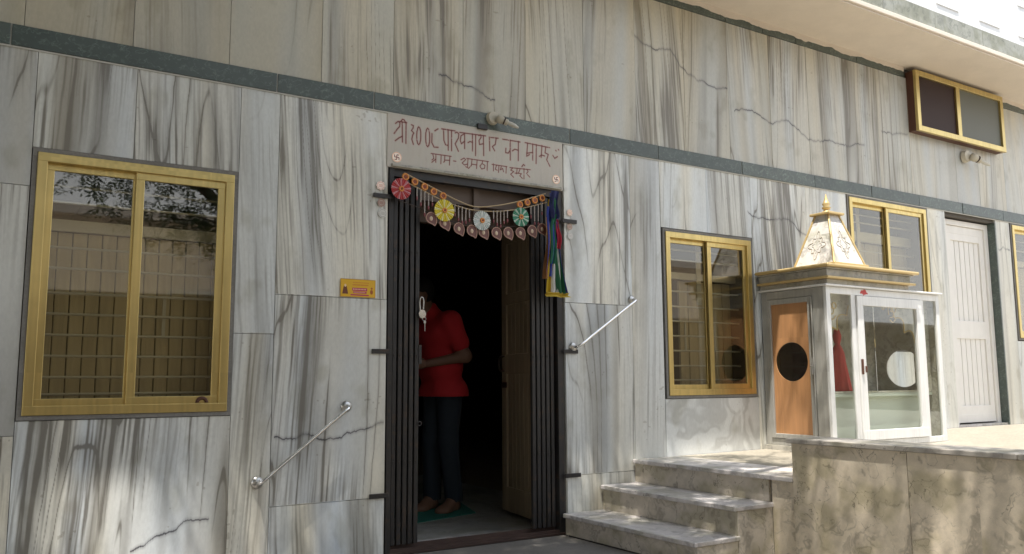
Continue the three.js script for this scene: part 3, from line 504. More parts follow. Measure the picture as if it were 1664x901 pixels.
// ---------------------------------------------------------------- door garland
{
  const g = thing('door_garland', 'beaded door garland with coloured paper rosettes strung across the gate', 'garland'), Z = 0.022;
  const cream = M({ color: C(0.45, 0.34, 0.2), roughness: 0.6 }), dark = M({ color: C(0.05, 0.035, 0.03), roughness: 0.7 });
  const sag = (pts, r, m, n) => mesh(n, tube(pts.map(([x, y]) => V(x, y, Z)), r, 60, 6), m, g);
  sag([[0.07, 2.15], [0.25, 2.086], [0.41, 2.029], [0.535, 2.001], [0.665, 2.018], [0.845, 2.065], [1.06, 2.14]], 0.004, cream, 'string');
  sag([[0.06, 2.105], [0.19, 2.06], [0.304, 2.02], [0.492, 1.981], [0.67, 1.985], [0.854, 2.019], [1.07, 2.085]], 0.0035, cream, 'string');
  sag([[0.02, 1.987], [0.164, 1.955], [0.244, 1.926], [0.408, 1.89], [0.578, 1.886], [0.798, 1.904], [1.06, 1.945]], 0.0025, dark, 'string');
  const orange = M({ color: C(0.62, 0.24, 0.05), roughness: 0.5 }), mirror = M({ color: C(0.22, 0.06, 0.03), roughness: 0.25, metalness: 0.3 });
  const disc = (r, t) => new THREE.CylinderGeometry(r, r, t, 20).rotateX(Math.PI / 2);
  for (const [x, y] of [[0.076, 2.127], [0.135, 2.105], [0.199, 2.083], [0.259, 2.061], [0.321, 2.042], [0.863, 2.048], [0.919, 2.068], [0.975, 2.087], [1.032, 2.108]]) {
    const b = mesh('round_mirror', new THREE.TorusGeometry(0.017, 0.006, 8, 20).translate(x, y, Z + 0.004), orange, g);
    mesh('mirror_face', disc(0.014, 0.004).translate(x, y, Z + 0.004), mirror, b);
  }
  const rosette = (x, y, r, col, tipc, name, lab) => {
    const n = 26, pos = [], cl = [], a1 = new THREE.Color(...col), a2 = new THREE.Color(...tipc);
    for (let i = 0; i < n * 2; i++) { // pleated paper fan
      const a = i / (n * 2) * Math.PI * 2, b = (i + 1) / (n * 2) * Math.PI * 2, za = i % 2 ? 0.006 : 0, zb = i % 2 ? 0 : 0.006, cc = (i >> 1) % 3 === 0 ? a2 : a1;
      const q = (an, rad, z) => pos.push(x + Math.cos(an) * rad, y + Math.sin(an) * rad, Z + 0.012 + z);
      q(a, 0.012, 0.004); q(a, r, za); q(b, r, zb); q(a, 0.012, 0.004); q(b, r, zb); q(b, 0.012, 0.004);
      for (let k = 0; k < 6; k++) cl.push(cc.r, cc.g, cc.b);
    }
    const f = new THREE.BufferGeometry(); f.setAttribute('position', new THREE.Float32BufferAttribute(pos, 3)); f.setAttribute('color', new THREE.Float32BufferAttribute(cl, 3)); f.computeVertexNormals();
    const m = mesh('rosette', f, M({ vertexColors: true, roughness: 0.5, side: THREE.DoubleSide }), g); m.userData.label = lab;
    mesh('rosette_centre', new THREE.TorusGeometry(0.012, 0.005, 8, 18).translate(x, y, Z + 0.02), orange, m);
    mesh('rosette_eye', disc(0.01, 0.006).translate(x, y, Z + 0.018), mirror, m);
  };
  rosette(0.045, 2.05, 0.062, [0.42, 0.045, 0.05], [0.55, 0.25, 0.28], 'r', 'crimson pleated rosette');
  rosette(0.325, 1.953, 0.066, [0.62, 0.5, 0.03], [0.72, 0.68, 0.35], 'y', 'yellow pleated rosette');
  rosette(0.582, 1.917, 0.06, [0.5, 0.55, 0.53], [0.66, 0.68, 0.66], 'w', 'silver white pleated rosette');
  rosette(0.863, 1.967, 0.06, [0.07, 0.26, 0.17], [0.5, 0.6, 0.52], 'g', 'green and white pleated rosette');
  const pink = M({ color: C(0.15, 0.06, 0.05), roughness: 0.5 }), rim = M({ color: C(0.45, 0.27, 0.21), roughness: 0.5 }), figure = M({ color: C(0.55, 0.42, 0.3), roughness: 0.4 });
  for (const [x, y] of [[0.244, 1.9], [0.334, 1.878], [0.429, 1.855], [0.518, 1.85], [0.599, 1.848], [0.691, 1.852], [0.776, 1.86], [0.866, 1.868], [0.954, 1.888], [1.03, 1.908]]) {
    const sh = new THREE.Shape(); sh.moveTo(0.004, 0.034); sh.bezierCurveTo(0.04, 0.03, 0.042, -0.02, 0.022, -0.044); sh.bezierCurveTo(0.018, -0.03, -0.034, -0.035, -0.034, 0); sh.bezierCurveTo(-0.034, 0.022, -0.014, 0.036, 0.004, 0.034);
    const m = mesh('paisley_pendant', new THREE.ExtrudeGeometry(sh, { depth: 0.004, bevelEnabled: false }).translate(x, y, Z), pink, g);
    mesh('pendant_rim', tube(sh.getPoints(5).slice(0, -1).map((p) => V(x + p.x, y + p.y, Z + 0.004)), 0.0032, 40, 5, true), rim, m);
    mesh('pendant_motif', new THREE.SphereGeometry(0.011, 10, 8).scale(1, 1.25, 0.25).translate(x - 0.001, y - 0.002, Z + 0.005), figure, m);
  }
  const pearl = M({ color: C(0.5, 0.45, 0.42), roughness: 0.35 }), tip = M({ color: C(0.24, 0.07, 0.08), roughness: 0.4 });
  for (const [xa, xb, ya, yb, n, len] of [[0.15, 0.25, 2.066, 2.034, 5, [0.075, 0.1, 0.15, 0.1, 0.07]], [0.4, 0.5, 1.998, 1.974, 5, [0.08, 0.1, 0.11, 0.1, 0.08]], [0.67, 0.77, 1.984, 1.998, 5, [0.08, 0.1, 0.11, 0.09, 0.08]], [0.945, 1.03, 2.04, 2.07, 4, [0.08, 0.13, 0.14, 0.08]]]) for (let i = 0; i < n; i++) {
    const x = xa + (xb - xa) * i / (n - 1), y = ya + (yb - ya) * i / (n - 1), l = [];
    for (let s = 0; s < len[i] - 0.03; s += 0.0085) l.push(new THREE.SphereGeometry(0.0046, 6, 5).translate(x, y - s, Z + 0.004));
    const m = mesh('bead_strand', join(l), pearl, g); mesh('tassel_bead', new THREE.SphereGeometry(0.006, 8, 6).scale(1, 2.2, 1).translate(x, y - len[i] + 0.018, Z + 0.004), tip, m);
  }
}
// ---------------------------------------------------------------- cloth streamers at the right jamb
{
  const g = thing('cloth_streamer', 'bundle of blue, green, white and yellow cloth streamers at the right of the gate', 'streamer');
  const strip = (top, bot, w0, w1, y0, y1, z, col, ph, name = 'cloth_strip') => {
    const geo = new THREE.PlaneGeometry(1, 1, 8, 26), p = geo.attributes.position;
    for (let i = 0; i < p.count; i++) {
      const u = p.getX(i), t = 0.5 - p.getY(i), x = top + (bot - top) * Math.pow(t, 1.2), w = w0 + (w1 - w0) * Math.pow(t, 0.7);
      p.setXYZ(i, x + u * w, y0 + (y1 - y0) * t, z + 0.012 * Math.sin(u * 9 + ph + t * 2.2) * (0.4 + t) + 0.01 * Math.sin(t * 7 + ph));
    }
    geo.computeVertexNormals();
    return mesh(name, geo, M({ color: C(...col), roughness: 0.85, side: THREE.DoubleSide }), g);
  };
  strip(1.09, 1.168, 0.045, 0.06, 2.14, 1.495, 0.055, [0.025, 0.035, 0.2], 0);
  strip(1.09, 1.138, 0.04, 0.05, 2.13, 1.495, 0.064, [0.02, 0.11, 0.05], 1);
  strip(1.1, 1.1, 0.03, 0.06, 2.14, 1.5, 0.058, [0.6, 0.6, 0.57], 2);
  strip(1.08, 1.06, 0.025, 0.05, 2.1, 1.5, 0.05, [0.6, 0.42, 0.03], 3);
  strip(1.07, 1.052, 0.05, 0.055, 2.05, 1.6, 0.07, [0.03, 0.05, 0.28], 4);
  strip(1.05, 1.03, 0.025, 0.05, 1.98, 1.585, 0.066, [0.3, 0.14, 0.05], 5);
  strip(1.085, 1.066, 0.025, 0.04, 2.0, 1.68, 0.082, [0.03, 0.16, 0.1], 2.5);
  strip(1.112, 1.122, 0.015, 0.04, 1.97, 1.78, 0.078, [0.42, 0.03, 0.06], 3.5);
  strip(1.09, 1.086, 0.06, 0.05, 2.15, 1.97, 0.08, [0.02, 0.025, 0.1], 1.7);
  strip(1.118, 1.118, 0.165, 0.17, 1.502, 1.473, 0.064, [0.55, 0.4, 0.05], 1.2, 'fringe');
}
// ---------------------------------------------------------------- marble steps
{
  const g = thing('marble_steps', 'three worn marble steps climbing from the gate to the platform', 'steps');
  const st = [[1.177, 0.129, 1.15, 1.49], [1.476, 0.282, 1.15, 1.77], [1.748, 0.43, 1.3, 2.2]];
  st.forEach(([x, y, z, xe], i) => {
    mesh('tread', rbx(x, i < 2 ? xe + 0.02 : 2.16, y - 0.026, y, 0.005, z + 0.004, 0.006, i * 3.3), mats.tread, g);
    const yb = i ? st[i - 1][1] + 0.001 : 0.001;
    if (i < 2) { mesh('riser', bx(x + 0.022, x + 0.04, yb, y - 0.0265, 0.006, z - 0.02, i * 2.2), mats.riser, g); mesh('end_slab', bx(x + 0.0225, xe + (i ? 0.0 : 0.005), -0.5, y - 0.027, z - 0.0195, z - 0.003, i * 4.1 + 1), mats.stepside, g); }
    else { mesh('riser', bx(x + 0.022, x + 0.04, yb, y - 0.0265, 0.006, 1.128, 7), mats.riser, g); mesh('riser', bx(x + 0.0235, x + 0.0405, -0.5, y - 0.0265, 1.149, 1.31, 9.5), mats.parapet, g); }
  });
  mesh('core', join([bx(1.22, 1.78, -0.5, 0.1, 0.008, 1.125), bx(1.52, 1.785, 0.1005, 0.25, 0.008, 1.125)]), mats.mortar, g);
}
{ // low parapet
  const g = thing('parapet_wall', 'low mottled marble parapet with a flat coping at the platform edge', 'wall');
  mesh('core', bx(1.772, 1.95, -0.5, 0.61, 1.315, 6.4), mats.mortar, g);
  [[1.31, 1.971], [1.974, 2.75], [2.753, 3.5], [3.503, 4.3], [4.303, 5.2], [5.203, 6.4]].forEach(([a, b], i) => mesh('facing_slab', bx(1.752, 1.771, -0.5, 0.609, a, b, i * 2.7), mats.parapet, g));
  mesh('facing_slab', bx(1.772, 1.95, -0.5, 0.609, 1.3, 1.3145, 6), mats.parapet, g);
  [[1.285, 2.48], [2.482, 3.7], [3.702, 5], [5.002, 6.42]].forEach(([a, b], i) => mesh('coping', rbx(1.735, 1.985, 0.6105, 0.637, a, b, 0.006, i * 1.7), mats.coping = mats.coping || swirl(0.8, 0.78, 0.74, 0.5), g));
}

// ---------------------------------------------------------------- glazed shrine cabinet
{
  const g = thing('shrine_cabinet', 'aluminium and glass shrine cabinet with an orange side panel and small white spire', 'shrine');
  const x0 = 3.05, x1 = 4.42, y0 = 0.47, y1 = 1.6, z1 = 0.59, A = mats.alu, D = mats.aluGrey;
  mesh('base', bx(x0 - 0.02, x1 + 0.01, 0.432, 0.4695, 0.006, z1 + 0.004), mats.cabinetStone, g);
  // left side: grey metal surround with the orange door
  mesh('side_frame', join([rbx(x0, x0 + 0.04, y0, y1 - 0.002, 0.008, 0.06), rbx(x0, x0 + 0.04, y0, y1 - 0.002, 0.47, z1 - 0.025), rbx(x0 + 0.001, x0 + 0.039, y0, y0 + 0.05, 0.059, 0.471), rbx(x0 + 0.001, x0 + 0.039, y1 - 0.06, y1 - 0.003, 0.059, 0.471)]), D, g);
  const door = mesh('side_door', join([rbx(x0 - 0.008, x0 + 0.03, y0 + 0.052, 1.538, 0.062, 0.095), rbx(x0 - 0.008, x0 + 0.03, y0 + 0.052, 1.538, 0.428, 0.467), rbx(x0 - 0.007, x0 + 0.029, y0 + 0.052, y0 + 0.085, 0.0945, 0.4285), rbx(x0 - 0.007, x0 + 0.029, 1.5, 1.538, 0.0945, 0.4285)]), D, g);
  const holed = (z0, za, ya, yb, cz, cy, r) => { const sh = new THREE.Shape([[z0, ya], [za, ya], [za, yb], [z0, yb]].map((p) => new THREE.Vector2(...p))); const h = new THREE.Path(); h.absellipse(cz, cy, r, r, 0, Math.PI * 2, true); sh.holes.push(h); return new THREE.ExtrudeGeometry(sh, { depth: 0.008, bevelEnabled: false, curveSegments: 40 }).rotateY(-Math.PI / 2); };
  mesh('orange_panel', metreUV(holed(0.093, 0.43, y0 + 0.083, 1.503, 0.262, 1.075, 0.142).translate(x0 + 0.014, 0, 0), 0, 0, 0.8), mats.orange, door);
  mesh('round_pane', new THREE.CylinderGeometry(0.141, 0.141, 0.003, 40).rotateZ(Math.PI / 2).translate(x0 + 0.012, 1.075, 0.262), mats.glassDark, door);
  mesh('bolt', join([rod(V(x0 - 0.012, 0.98, 0.455), V(x0 - 0.012, 1.1, 0.455), 0.005), rod(V(x0 - 0.012, 1.04, 0.455), V(x0 - 0.03, 1.04, 0.45), 0.005), bx(x0 - 0.0095, x0 - 0.008, 0.55, 1.5, 0.448, 0.462)]), mats.chromeDull, door);
  // right side with its own round opening
  mesh('side_panel', metreUV(holed(0.02, z1 - 0.03, y0, y1 - 0.003, 0.26, 1.03, 0.15).translate(x1 - 0.004, 0, 0)), mats.cabinetStone, g);
  // front
  mesh('front_frame', join([rbx(x0, x0 + 0.045, y0, y1 - 0.001, z1 - 0.024, z1, 0.003), rbx(x1 - 0.045, x1, y0, y1 - 0.001, z1 - 0.024, z1, 0.003), rbx(3.325, 3.375, y0 + 0.04, y1 - 0.05, z1 - 0.023, z1 - 0.001, 0.003), rbx(4.17, 4.21, y0 + 0.04, y1 - 0.05, z1 - 0.023, z1 - 0.001, 0.003), rbx(x0 + 0.044, x1 - 0.044, y0, y0 + 0.041, z1 - 0.0235, z1 - 0.0005, 0.003), rbx(x0 + 0.044, x1 - 0.044, y1 - 0.051, y1 - 0.0015, z1 - 0.0235, z1 - 0.0005, 0.003)]), A, g);
  const fd = mesh('glass_door', ring(3.378, 4.167, y0 + 0.044, y1 - 0.054, 0.07, z1 - 0.02, z1 + 0.012), A, g);
  mesh('pane', bx(3.44, 4.105, y0 + 0.106, y1 - 0.116, z1 - 0.008, z1 - 0.004), mats.glassClear, fd);
  mesh('handle', rbx(3.385, 3.402, 0.98, 1.09, z1 + 0.012, z1 + 0.024, 0.004), mats.goldDark, fd);
  mesh('lock', rbx(3.43, 3.445, 0.995, 1.04, z1 + 0.012, z1 + 0.02, 0.003), mats.goldDark, fd);
  mesh('pane', bx(x0 + 0.04, 3.33, y0 + 0.036, y1 - 0.046, z1 - 0.014, z1 - 0.01), mats.glassClear, g);
  mesh('pane', bx(4.205, x1 - 0.04, y0 + 0.036, y1 - 0.046, z1 - 0.014, z1 - 0.01), mats.glassClear, g);
  mesh('top_plate', rbx(x0 - 0.035, x1 + 0.01, y1, y1 + 0.014, 0.006, z1 + 0.03, 0.004), A, g);
  const mint = M({ color: C(0.55, 0.6, 0.53), roughness: 0.4 }), back = swirl(1.15, 1.18, 1.1, 0.5);
  mesh('shelf', join([bx(x0 + 0.045, x1 - 0.02, 0.82, 0.845, 0.02, 0.5), bx(x0 + 0.045, x1 - 0.02, y0 + 0.001, 0.819, 0.44, 0.46)]), mint, g);
  mesh('back_panel', bx(x0 + 0.042, x1 - 0.02, 0.846, y1 - 0.004, 0.008, 0.02), back, g);
  // scalloped arch board behind the glass
  const a0 = 3.14, a1 = 4.2, sp = 1.22, sh = new THREE.Shape([[x0 + 0.046, 0.847], [x1 - 0.022, 0.847], [x1 - 0.022, 1.59], [x0 + 0.046, 1.59]].map((p) => new THREE.Vector2(...p)));
  const cusp = [[a0, sp], [a0 + 0.13, 1.3], [a0 + 0.24, 1.41], [a0 + 0.38, 1.47], [(a0 + a1) / 2, 1.545]], curve = [];
  const bulge = (p, q, k) => { for (let i = 0; i < 8; i++) { const t = i / 8, n = Math.sin(Math.PI * t) * k; curve.push([p[0] + (q[0] - p[0]) * t - (q[1] - p[1]) * n, p[1] + (q[1] - p[1]) * t + (q[0] - p[0]) * n]); } };
  for (let i = 0; i < 4; i++) bulge(cusp[i], cusp[i + 1], 0.38);
  const half = curve.slice(); for (let i = half.length - 1; i >= 0; i--) curve.push([a0 + a1 - half[i][0], half[i][1]]);
  const path = [[a0, 0.86], ...curve, [a1, 0.86]];
  sh.holes.push(new THREE.Path(path.map((p) => new THREE.Vector2(...p)).reverse()));
  const arch = mesh('arch_board', metreUV(new THREE.ExtrudeGeometry(sh, { depth: 0.012, bevelEnabled: false }).translate(0, 0, 0.49)), back, g);
  mesh('arch_trim', tube(curve.map(([x, y]) => V(x, y, 0.505)), 0.006, 200, 6), mats.goldPaint, arch);
  for (const [x, y] of [[3.22, 1.46], [3.93, 1.46]]) mesh('motif', join([tube([V(x - 0.04, y - 0.03, 0.505), V(x - 0.045, y + 0.02, 0.505), V(x - 0.01, y + 0.03, 0.505), V(x - 0.015, y, 0.505), V(x + 0.015, y - 0.005, 0.505), V(x + 0.01, y - 0.04, 0.505), V(x - 0.03, y - 0.05, 0.505)], 0.005, 40, 5), new THREE.TorusGeometry(0.022, 0.005, 6, 16).translate(x + 0.025, y + 0.015, 0.505), tube([V(x - 0.035, y - 0.065, 0.505), V(x, y - 0.085, 0.505), V(x + 0.04, y - 0.06, 0.505)], 0.005, 16, 5)]), mats.goldPaint, arch);
  // powder mark on the top rail
  const km = new THREE.Shape(); for (let i = 0; i < 30; i++) { const a = i / 30 * 6.283, r = 0.014 + 0.022 * vn(i * 0.9, 3, 55); km[i ? 'lineTo' : 'moveTo'](3.475 + 1.5 * r * Math.cos(a), 1.572 + 0.75 * r * Math.sin(a)); }
  mesh('powder_mark', new THREE.ExtrudeGeometry(km, { depth: 0.0008, bevelEnabled: false }).translate(0, 0, z1), M({ color: C(0.55, 0.1, 0.1), roughness: 0.9 }), g);
  // stepped cornice
  const cx1 = 4.0, cor = (ex, ya, yb, m, n, r = 0.003) => mesh(n, rbx(x0 - 0.01 - ex, cx1 + ex, ya, yb, 0.01, z1 + 0.02 + ex, r, 2), m, g);
  cor(0, 1.6145, 1.648, mats.cabinetStone, 'cornice_base'); cor(0.04, 1.6485, 1.667, mats.goldPaint, 'gilt_moulding', 0.008); cor(0.01, 1.6675, 1.718, mats.cabinetStone, 'frieze'); cor(0.03, 1.7185, 1.728, mats.cabinetStone, 'frieze_lip'); cor(0.06, 1.7285, 1.752, mats.goldPaint, 'gilt_moulding', 0.01);
  // truncated spire
  const sx = 3.315, sz = 0.43, hb = 0.172, ht = 0.058, ya = 1.775, yb = 2.15;
  mesh('spire_plinth', rbx(sx - hb - 0.02, sx + hb + 0.025, 1.7525, ya, sz - hb - 0.02, sz + hb + 0.02, 0.005), mats.goldPaint, g);
  const sg = new THREE.CylinderGeometry(ht * Math.SQRT2, hb * Math.SQRT2, yb - ya, 4, 1).rotateY(Math.PI / 4).translate(sx, (ya + yb) / 2, sz).toNonIndexed(); sg.computeVertexNormals();
  const spire = mesh('spire', metreUV(sg), swirl(1.1, 1.13, 1.14, 0.45), g);
  for (const [a, b] of [[-1, 1], [1, 1], [1, -1], [-1, -1]]) mesh('gilt_edge', rod(V(sx + a * hb, ya, sz + b * hb), V(sx + a * ht, yb, sz + b * ht), 0.009), mats.goldPaint, spire);
  for (const f of [0, 1]) { // flower outline worked into two faces
    const pts = [], pts2 = []; for (let i = 0; i < 72; i++) { const a = i / 72 * Math.PI * 2, c4 = Math.abs(Math.cos(2 * a)), r = 0.046 + 0.026 * Math.pow(c4, 1.5) + 0.014 * Math.cos(8 * a); pts.push([0.9 * r * Math.cos(a), 1.25 * r * Math.sin(a)]); if (i % 3 === 0) pts2.push([0.5 * r * Math.cos(a), 0.7 * r * Math.sin(a)]); }
    const slope = (hb - ht) / (yb - ya), place = ([u, v]) => { const y = ya + 0.145 + v, off = hb - (y - ya) * slope + 0.0015; return f ? V(sx + u, y, sz + off) : V(sx - off, y, sz + u); };
    mesh('flower_inlay', join([tube(pts.map(place), 0.0023, 160, 5, true), tube(pts2.map(place), 0.0014, 60, 4, true)]), M({ color: C(0.36, 0.32, 0.26), roughness: 0.6 }), spire);
  }
  mesh('spire_cap', rbx(sx - ht - 0.03, sx + ht + 0.03, yb, yb + 0.018, sz - ht - 0.03, sz + ht + 0.03, 0.005), mats.goldPaint, spire);
  mesh('finial', new THREE.LatheGeometry([[0.03, 0], [0.036, 0.012], [0.02, 0.024], [0.024, 0.034], [0.034, 0.045], [0.02, 0.056], [0.03, 0.07], [0.022, 0.085], [0.012, 0.11], [0.004, 0.145], [0, 0.15]].map(([a, b]) => new THREE.Vector2(a, b)), 28).translate(sx, yb + 0.018, sz), mats.goldPaint, spire);
}
{ // draped idol inside
  const g = thing('idol', 'small figure draped in red cloth behind the cabinet glass', 'idol');
  const pr = [[0, 0], [0.085, 0.002], [0.09, 0.02], [0.075, 0.1], [0.058, 0.2], [0.05, 0.27], [0.032, 0.31], [0.02, 0.33], [0.03, 0.36], [0.034, 0.385], [0.024, 0.42], [0.01, 0.45], [0, 0.455]];
  const lg = new THREE.LatheGeometry(pr.map(([a, b]) => new THREE.Vector2(a, b)), 40), p = lg.attributes.position;
  for (let i = 0; i < p.count; i++) { const x = p.getX(i), y = p.getY(i), z = p.getZ(i), a = Math.atan2(z, x), k = 1 + 0.09 * Math.sin(a * 9 + y * 8) * sm(0.3, 0, y); p.setXYZ(i, x * k, y, z * k * 0.8); }
  lg.computeVertexNormals();
  mesh('robe', lg.scale(1.05, 1.08, 1.05).translate(3.4, 0.846, 0.4), M({ color: C(0.5, 0.035, 0.03), roughness: 0.75 }), g);
}
{ // green mat in the hall
  const sh = new THREE.Shape([[0.5, -0.84], [1.14, -1.02], [1.3, -1.55], [0.66, -1.6]].map(([x, z]) => new THREE.Vector2(x, -z)));
  const g = new THREE.ExtrudeGeometry(sh, { depth: 0.006, bevelEnabled: false }).rotateX(-Math.PI / 2).translate(0, 0.0045, 0);
  tag(mesh('floor_mat', metreUV(g), M({ color: C(0.02, 0.15, 0.11), roughness: 0.95 })), 'green floor mat under the barefoot person', 'mat');
}
// ---------------------------------------------------------------- the person in the hall
function sdfMesh(bones, lo, size, res, k = 0.03) {
  const mc = new MarchingCubes(res, new THREE.MeshBasicMaterial(), false, false, 200000);
  mc.isolation = 0; const n = res, f = mc.field, h = 2 / n;
  for (let z = 0; z < n; z++) for (let y = 0; y < n; y++) for (let x = 0; x < n; x++) {
    const px = lo[0] + size * (x / n), py = lo[1] + size * (y / n), pz = lo[2] + size * (z / n);
    let d = 9;
    for (const b of bones) {
      const ax = px - b[0], ay = py - b[1], az = pz - b[2], bx_ = b[4] - b[0], by = b[5] - b[1], bz = b[6] - b[2];
      const t = clamp((ax * bx_ + ay * by + az * bz) / (bx_ * bx_ + by * by + bz * bz + 1e-9));
      const q = Math.hypot(ax - t * bx_, ay - t * by, az - t * bz) - (b[3] + (b[7] - b[3]) * t);
      const m = Math.max(k - Math.abs(d - q), 0) / k; d = Math.min(d, q) - m * m * k * 0.25;
    }
    f[x + y * n + z * n * n] = -d;
  }
  mc.update();
  const c = mc.count ?? mc.geometry.drawRange.count, pos = mc.positionArray.slice(0, c * 3), nor = mc.normalArray.slice(0, c * 3);
  for (let i = 0; i < c; i++) for (let a = 0; a < 3; a++) pos[i * 3 + a] = lo[a] + size * (pos[i * 3 + a] + 1) / 2;
  const g = new THREE.BufferGeometry(); g.setAttribute('position', new THREE.BufferAttribute(pos, 3)); g.setAttribute('normal', new THREE.BufferAttribute(nor, 3));
  return g;
}
{
  const g = thing('person', 'barefoot person in a red polo shirt and dark trousers standing in the doorway', 'person');
  const skin = M({ color: C(0.2, 0.105, 0.065), roughness: 0.6 }), red = M({ color: C(0.5, 0.018, 0.024), roughness: 0.85 }), denim = M({ color: C(0.022, 0.03, 0.04), roughness: 0.9 }), hairM = M({ color: C(0.008, 0.007, 0.006), roughness: 0.7 });
  let F = [-0.985, 0, 0.17], Lf = [0.17, 0, 0.985]; const at = (p, f, l, u) => [p[0] + F[0] * f + Lf[0] * l, p[1] + u, p[2] + F[2] * f + Lf[2] * l];
  const bone = (a, ra, b, rb) => [...a, ra, ...b, rb];
  const O = [1.015, 0, -1.29];
  const pel = at(O, 0, 0, 0.93), wst = at(O, 0.02, 0, 1.06), chest = at(O, 0.05, 0, 1.30), nb = at(O, 0.12, 0, 1.455), head = at(O, 0.24, 0, 1.575);
  const shL = at(chest, 0.02, 0.175, 0.085), shR = at(chest, 0.02, -0.175, 0.085), elL = at(O, -0.01, 0.25, 1.13), elR = at(O, 0.05, -0.25, 1.12), wrL = at(O, 0.235, 0.1, 1.075), wrR = at(O, 0.24, -0.09, 1.09);
  const hpL = at(pel, 0, 0.08, -0.03), hpR = at(pel, 0, -0.08, -0.03), knL = at(O, 0.015, 0.08, 0.5), knR = at(O, 0.035, -0.085, 0.5), anL = at(O, -0.03, 0.09, 0.085), anR = at(O, 0.03, -0.1, 0.085);
  const foot = (an) => { F = [-0.87, 0, 0.49]; Lf = [0.49, 0, 0.87]; const r = [bone(at(an, 0, 0, 0), 0.042, at(an, 0.01, 0, -0.04), 0.042), bone(at(an, -0.035, 0, -0.05), 0.032, at(an, 0.09, 0, -0.052), 0.03), bone(at(an, 0.02, 0, -0.01), 0.04, at(an, 0.13, 0.0, -0.055), 0.026), bone(at(an, 0.09, 0.022, -0.056), 0.024, at(an, 0.14, 0.02, -0.058), 0.02), bone(at(an, 0.09, -0.025, -0.056), 0.024, at(an, 0.15, -0.022, -0.058), 0.02),
    ...[-0.034, -0.014, 0.003, 0.019, 0.034].map((o, i) => bone(at(an, 0.14, o, -0.06), 0.012, at(an, 0.185 - Math.abs(i - 1) * 0.012, o * 1.1, -0.065), 0.01))]; F = [-0.985, 0, 0.17]; Lf = [0.17, 0, 0.985]; return r; };
  const arm = (s, e, w) => [bone(s, 0.055, e, 0.043), bone(e, 0.043, w, 0.028)];
  const body = [bone(pel, 0.13, wst, 0.125), bone(at(chest, 0, 0.07, 0), 0.12, at(chest, 0, -0.07, 0), 0.12), bone(wst, 0.12, chest, 0.13), bone(shL, 0.06, shR, 0.06), bone(nb, 0.055, head, 0.06), ...arm(shL, elL, wrL), ...arm(shR, elR, wrR), bone(hpL, 0.085, knL, 0.058), bone(knL, 0.055, anL, 0.04), bone(hpR, 0.085, knR, 0.058), bone(knR, 0.055, anR, 0.04), ...foot(anL), ...foot(anR)];
  const bodyG = sdfMesh(body, [0.12, -0.02, -2.2], 1.75, 150, 0.035);
  // head with face, bowed forward
  const hd = (f, u, l = 0) => at(head, f, l, u);
  const headB = [bone(hd(-0.025, 0.045), 0.085, hd(0.01, 0.02), 0.08), bone(hd(0.03, -0.03), 0.062, hd(0.05, -0.075), 0.042), bone(hd(0.082, 0.005), 0.012, hd(0.105, -0.03), 0.016), bone(hd(0.09, -0.062, 0.02), 0.009, hd(0.09, -0.062, -0.02), 0.009), bone(hd(0.085, -0.073, 0.014), 0.009, hd(0.085, -0.073, -0.014), 0.009), bone(hd(0.08, 0.022, 0.04), 0.011, hd(0.082, 0.024, 0.018), 0.011), bone(hd(0.08, 0.022, -0.04), 0.011, hd(0.082, 0.024, -0.018), 0.011), bone(hd(-0.01, 0.0, 0.082), 0.014, hd(-0.008, -0.035, 0.08), 0.011), bone(hd(-0.01, 0.0, -0.082), 0.014, hd(-0.008, -0.035, -0.08), 0.011)];
  const headG = sdfMesh(headB, [head[0] - 0.16, head[1] - 0.16, head[2] - 0.16], 0.32, 80, 0.012);
  const hand = (w, side) => { // palm and five curled fingers
    const q = (f, l, u) => at(w, f, l * side, u), b = [bone(w, 0.026, q(0.05, -0.02, -0.005), 0.03), bone(q(0.03, -0.005, 0.015), 0.022, q(0.07, -0.025, 0.015), 0.02), bone(q(0.03, -0.01, -0.018), 0.02, q(0.068, -0.03, -0.02), 0.019)];
    [0.028, 0.008, -0.012, -0.03].forEach((u, i) => { const L = [0.9, 1, 0.93, 0.75][i], a = q(0.075, -0.028, u), c = q(0.075 + 0.035 * L, -0.045, u - 0.004), e = q(0.08 + 0.04 * L, -0.075, u - 0.008), f = q(0.07 + 0.03 * L, -0.092, u - 0.01); b.push(bone(a, 0.0098, c, 0.0092), bone(c, 0.0092, e, 0.0086), bone(e, 0.0086, f, 0.0075)); });
    b.push(bone(q(0.02, -0.01, 0.025), 0.013, q(0.055, -0.035, 0.05), 0.0105), bone(q(0.055, -0.035, 0.05), 0.0105, q(0.085, -0.055, 0.046), 0.0085));
    const c0 = q(0.055, -0.04, 0.005); return sdfMesh(b, [c0[0] - 0.11, c0[1] - 0.11, c0[2] - 0.11], 0.22, 72, 0.006);
  };
  const m = mesh('body', mergeGeometries([bodyG, headG, hand(wrL, 1), hand(wrR, -1)]), skin, g);
  const mix = (a, b, t) => a.map((v, i) => v + (b[i] - v) * t);
  const shirt = [bone(at(pel, 0, 0.06, -0.075), 0.153, at(pel, 0, -0.06, -0.075), 0.153), bone(at(wst, 0.015, 0.05, 0), 0.145, at(wst, 0.015, -0.05, 0), 0.145), bone(at(chest, 0, 0.075, 0), 0.137, at(chest, 0, -0.075, 0), 0.137), bone(wst, 0.14, chest, 0.148), bone(shL, 0.076, shR, 0.076), bone(nb, 0.068, at(nb, 0.015, 0, 0.025), 0.064), bone(shL, 0.078, mix(shL, elL, 0.62), 0.072), bone(shR, 0.078, mix(shR, elR, 0.62), 0.072)];
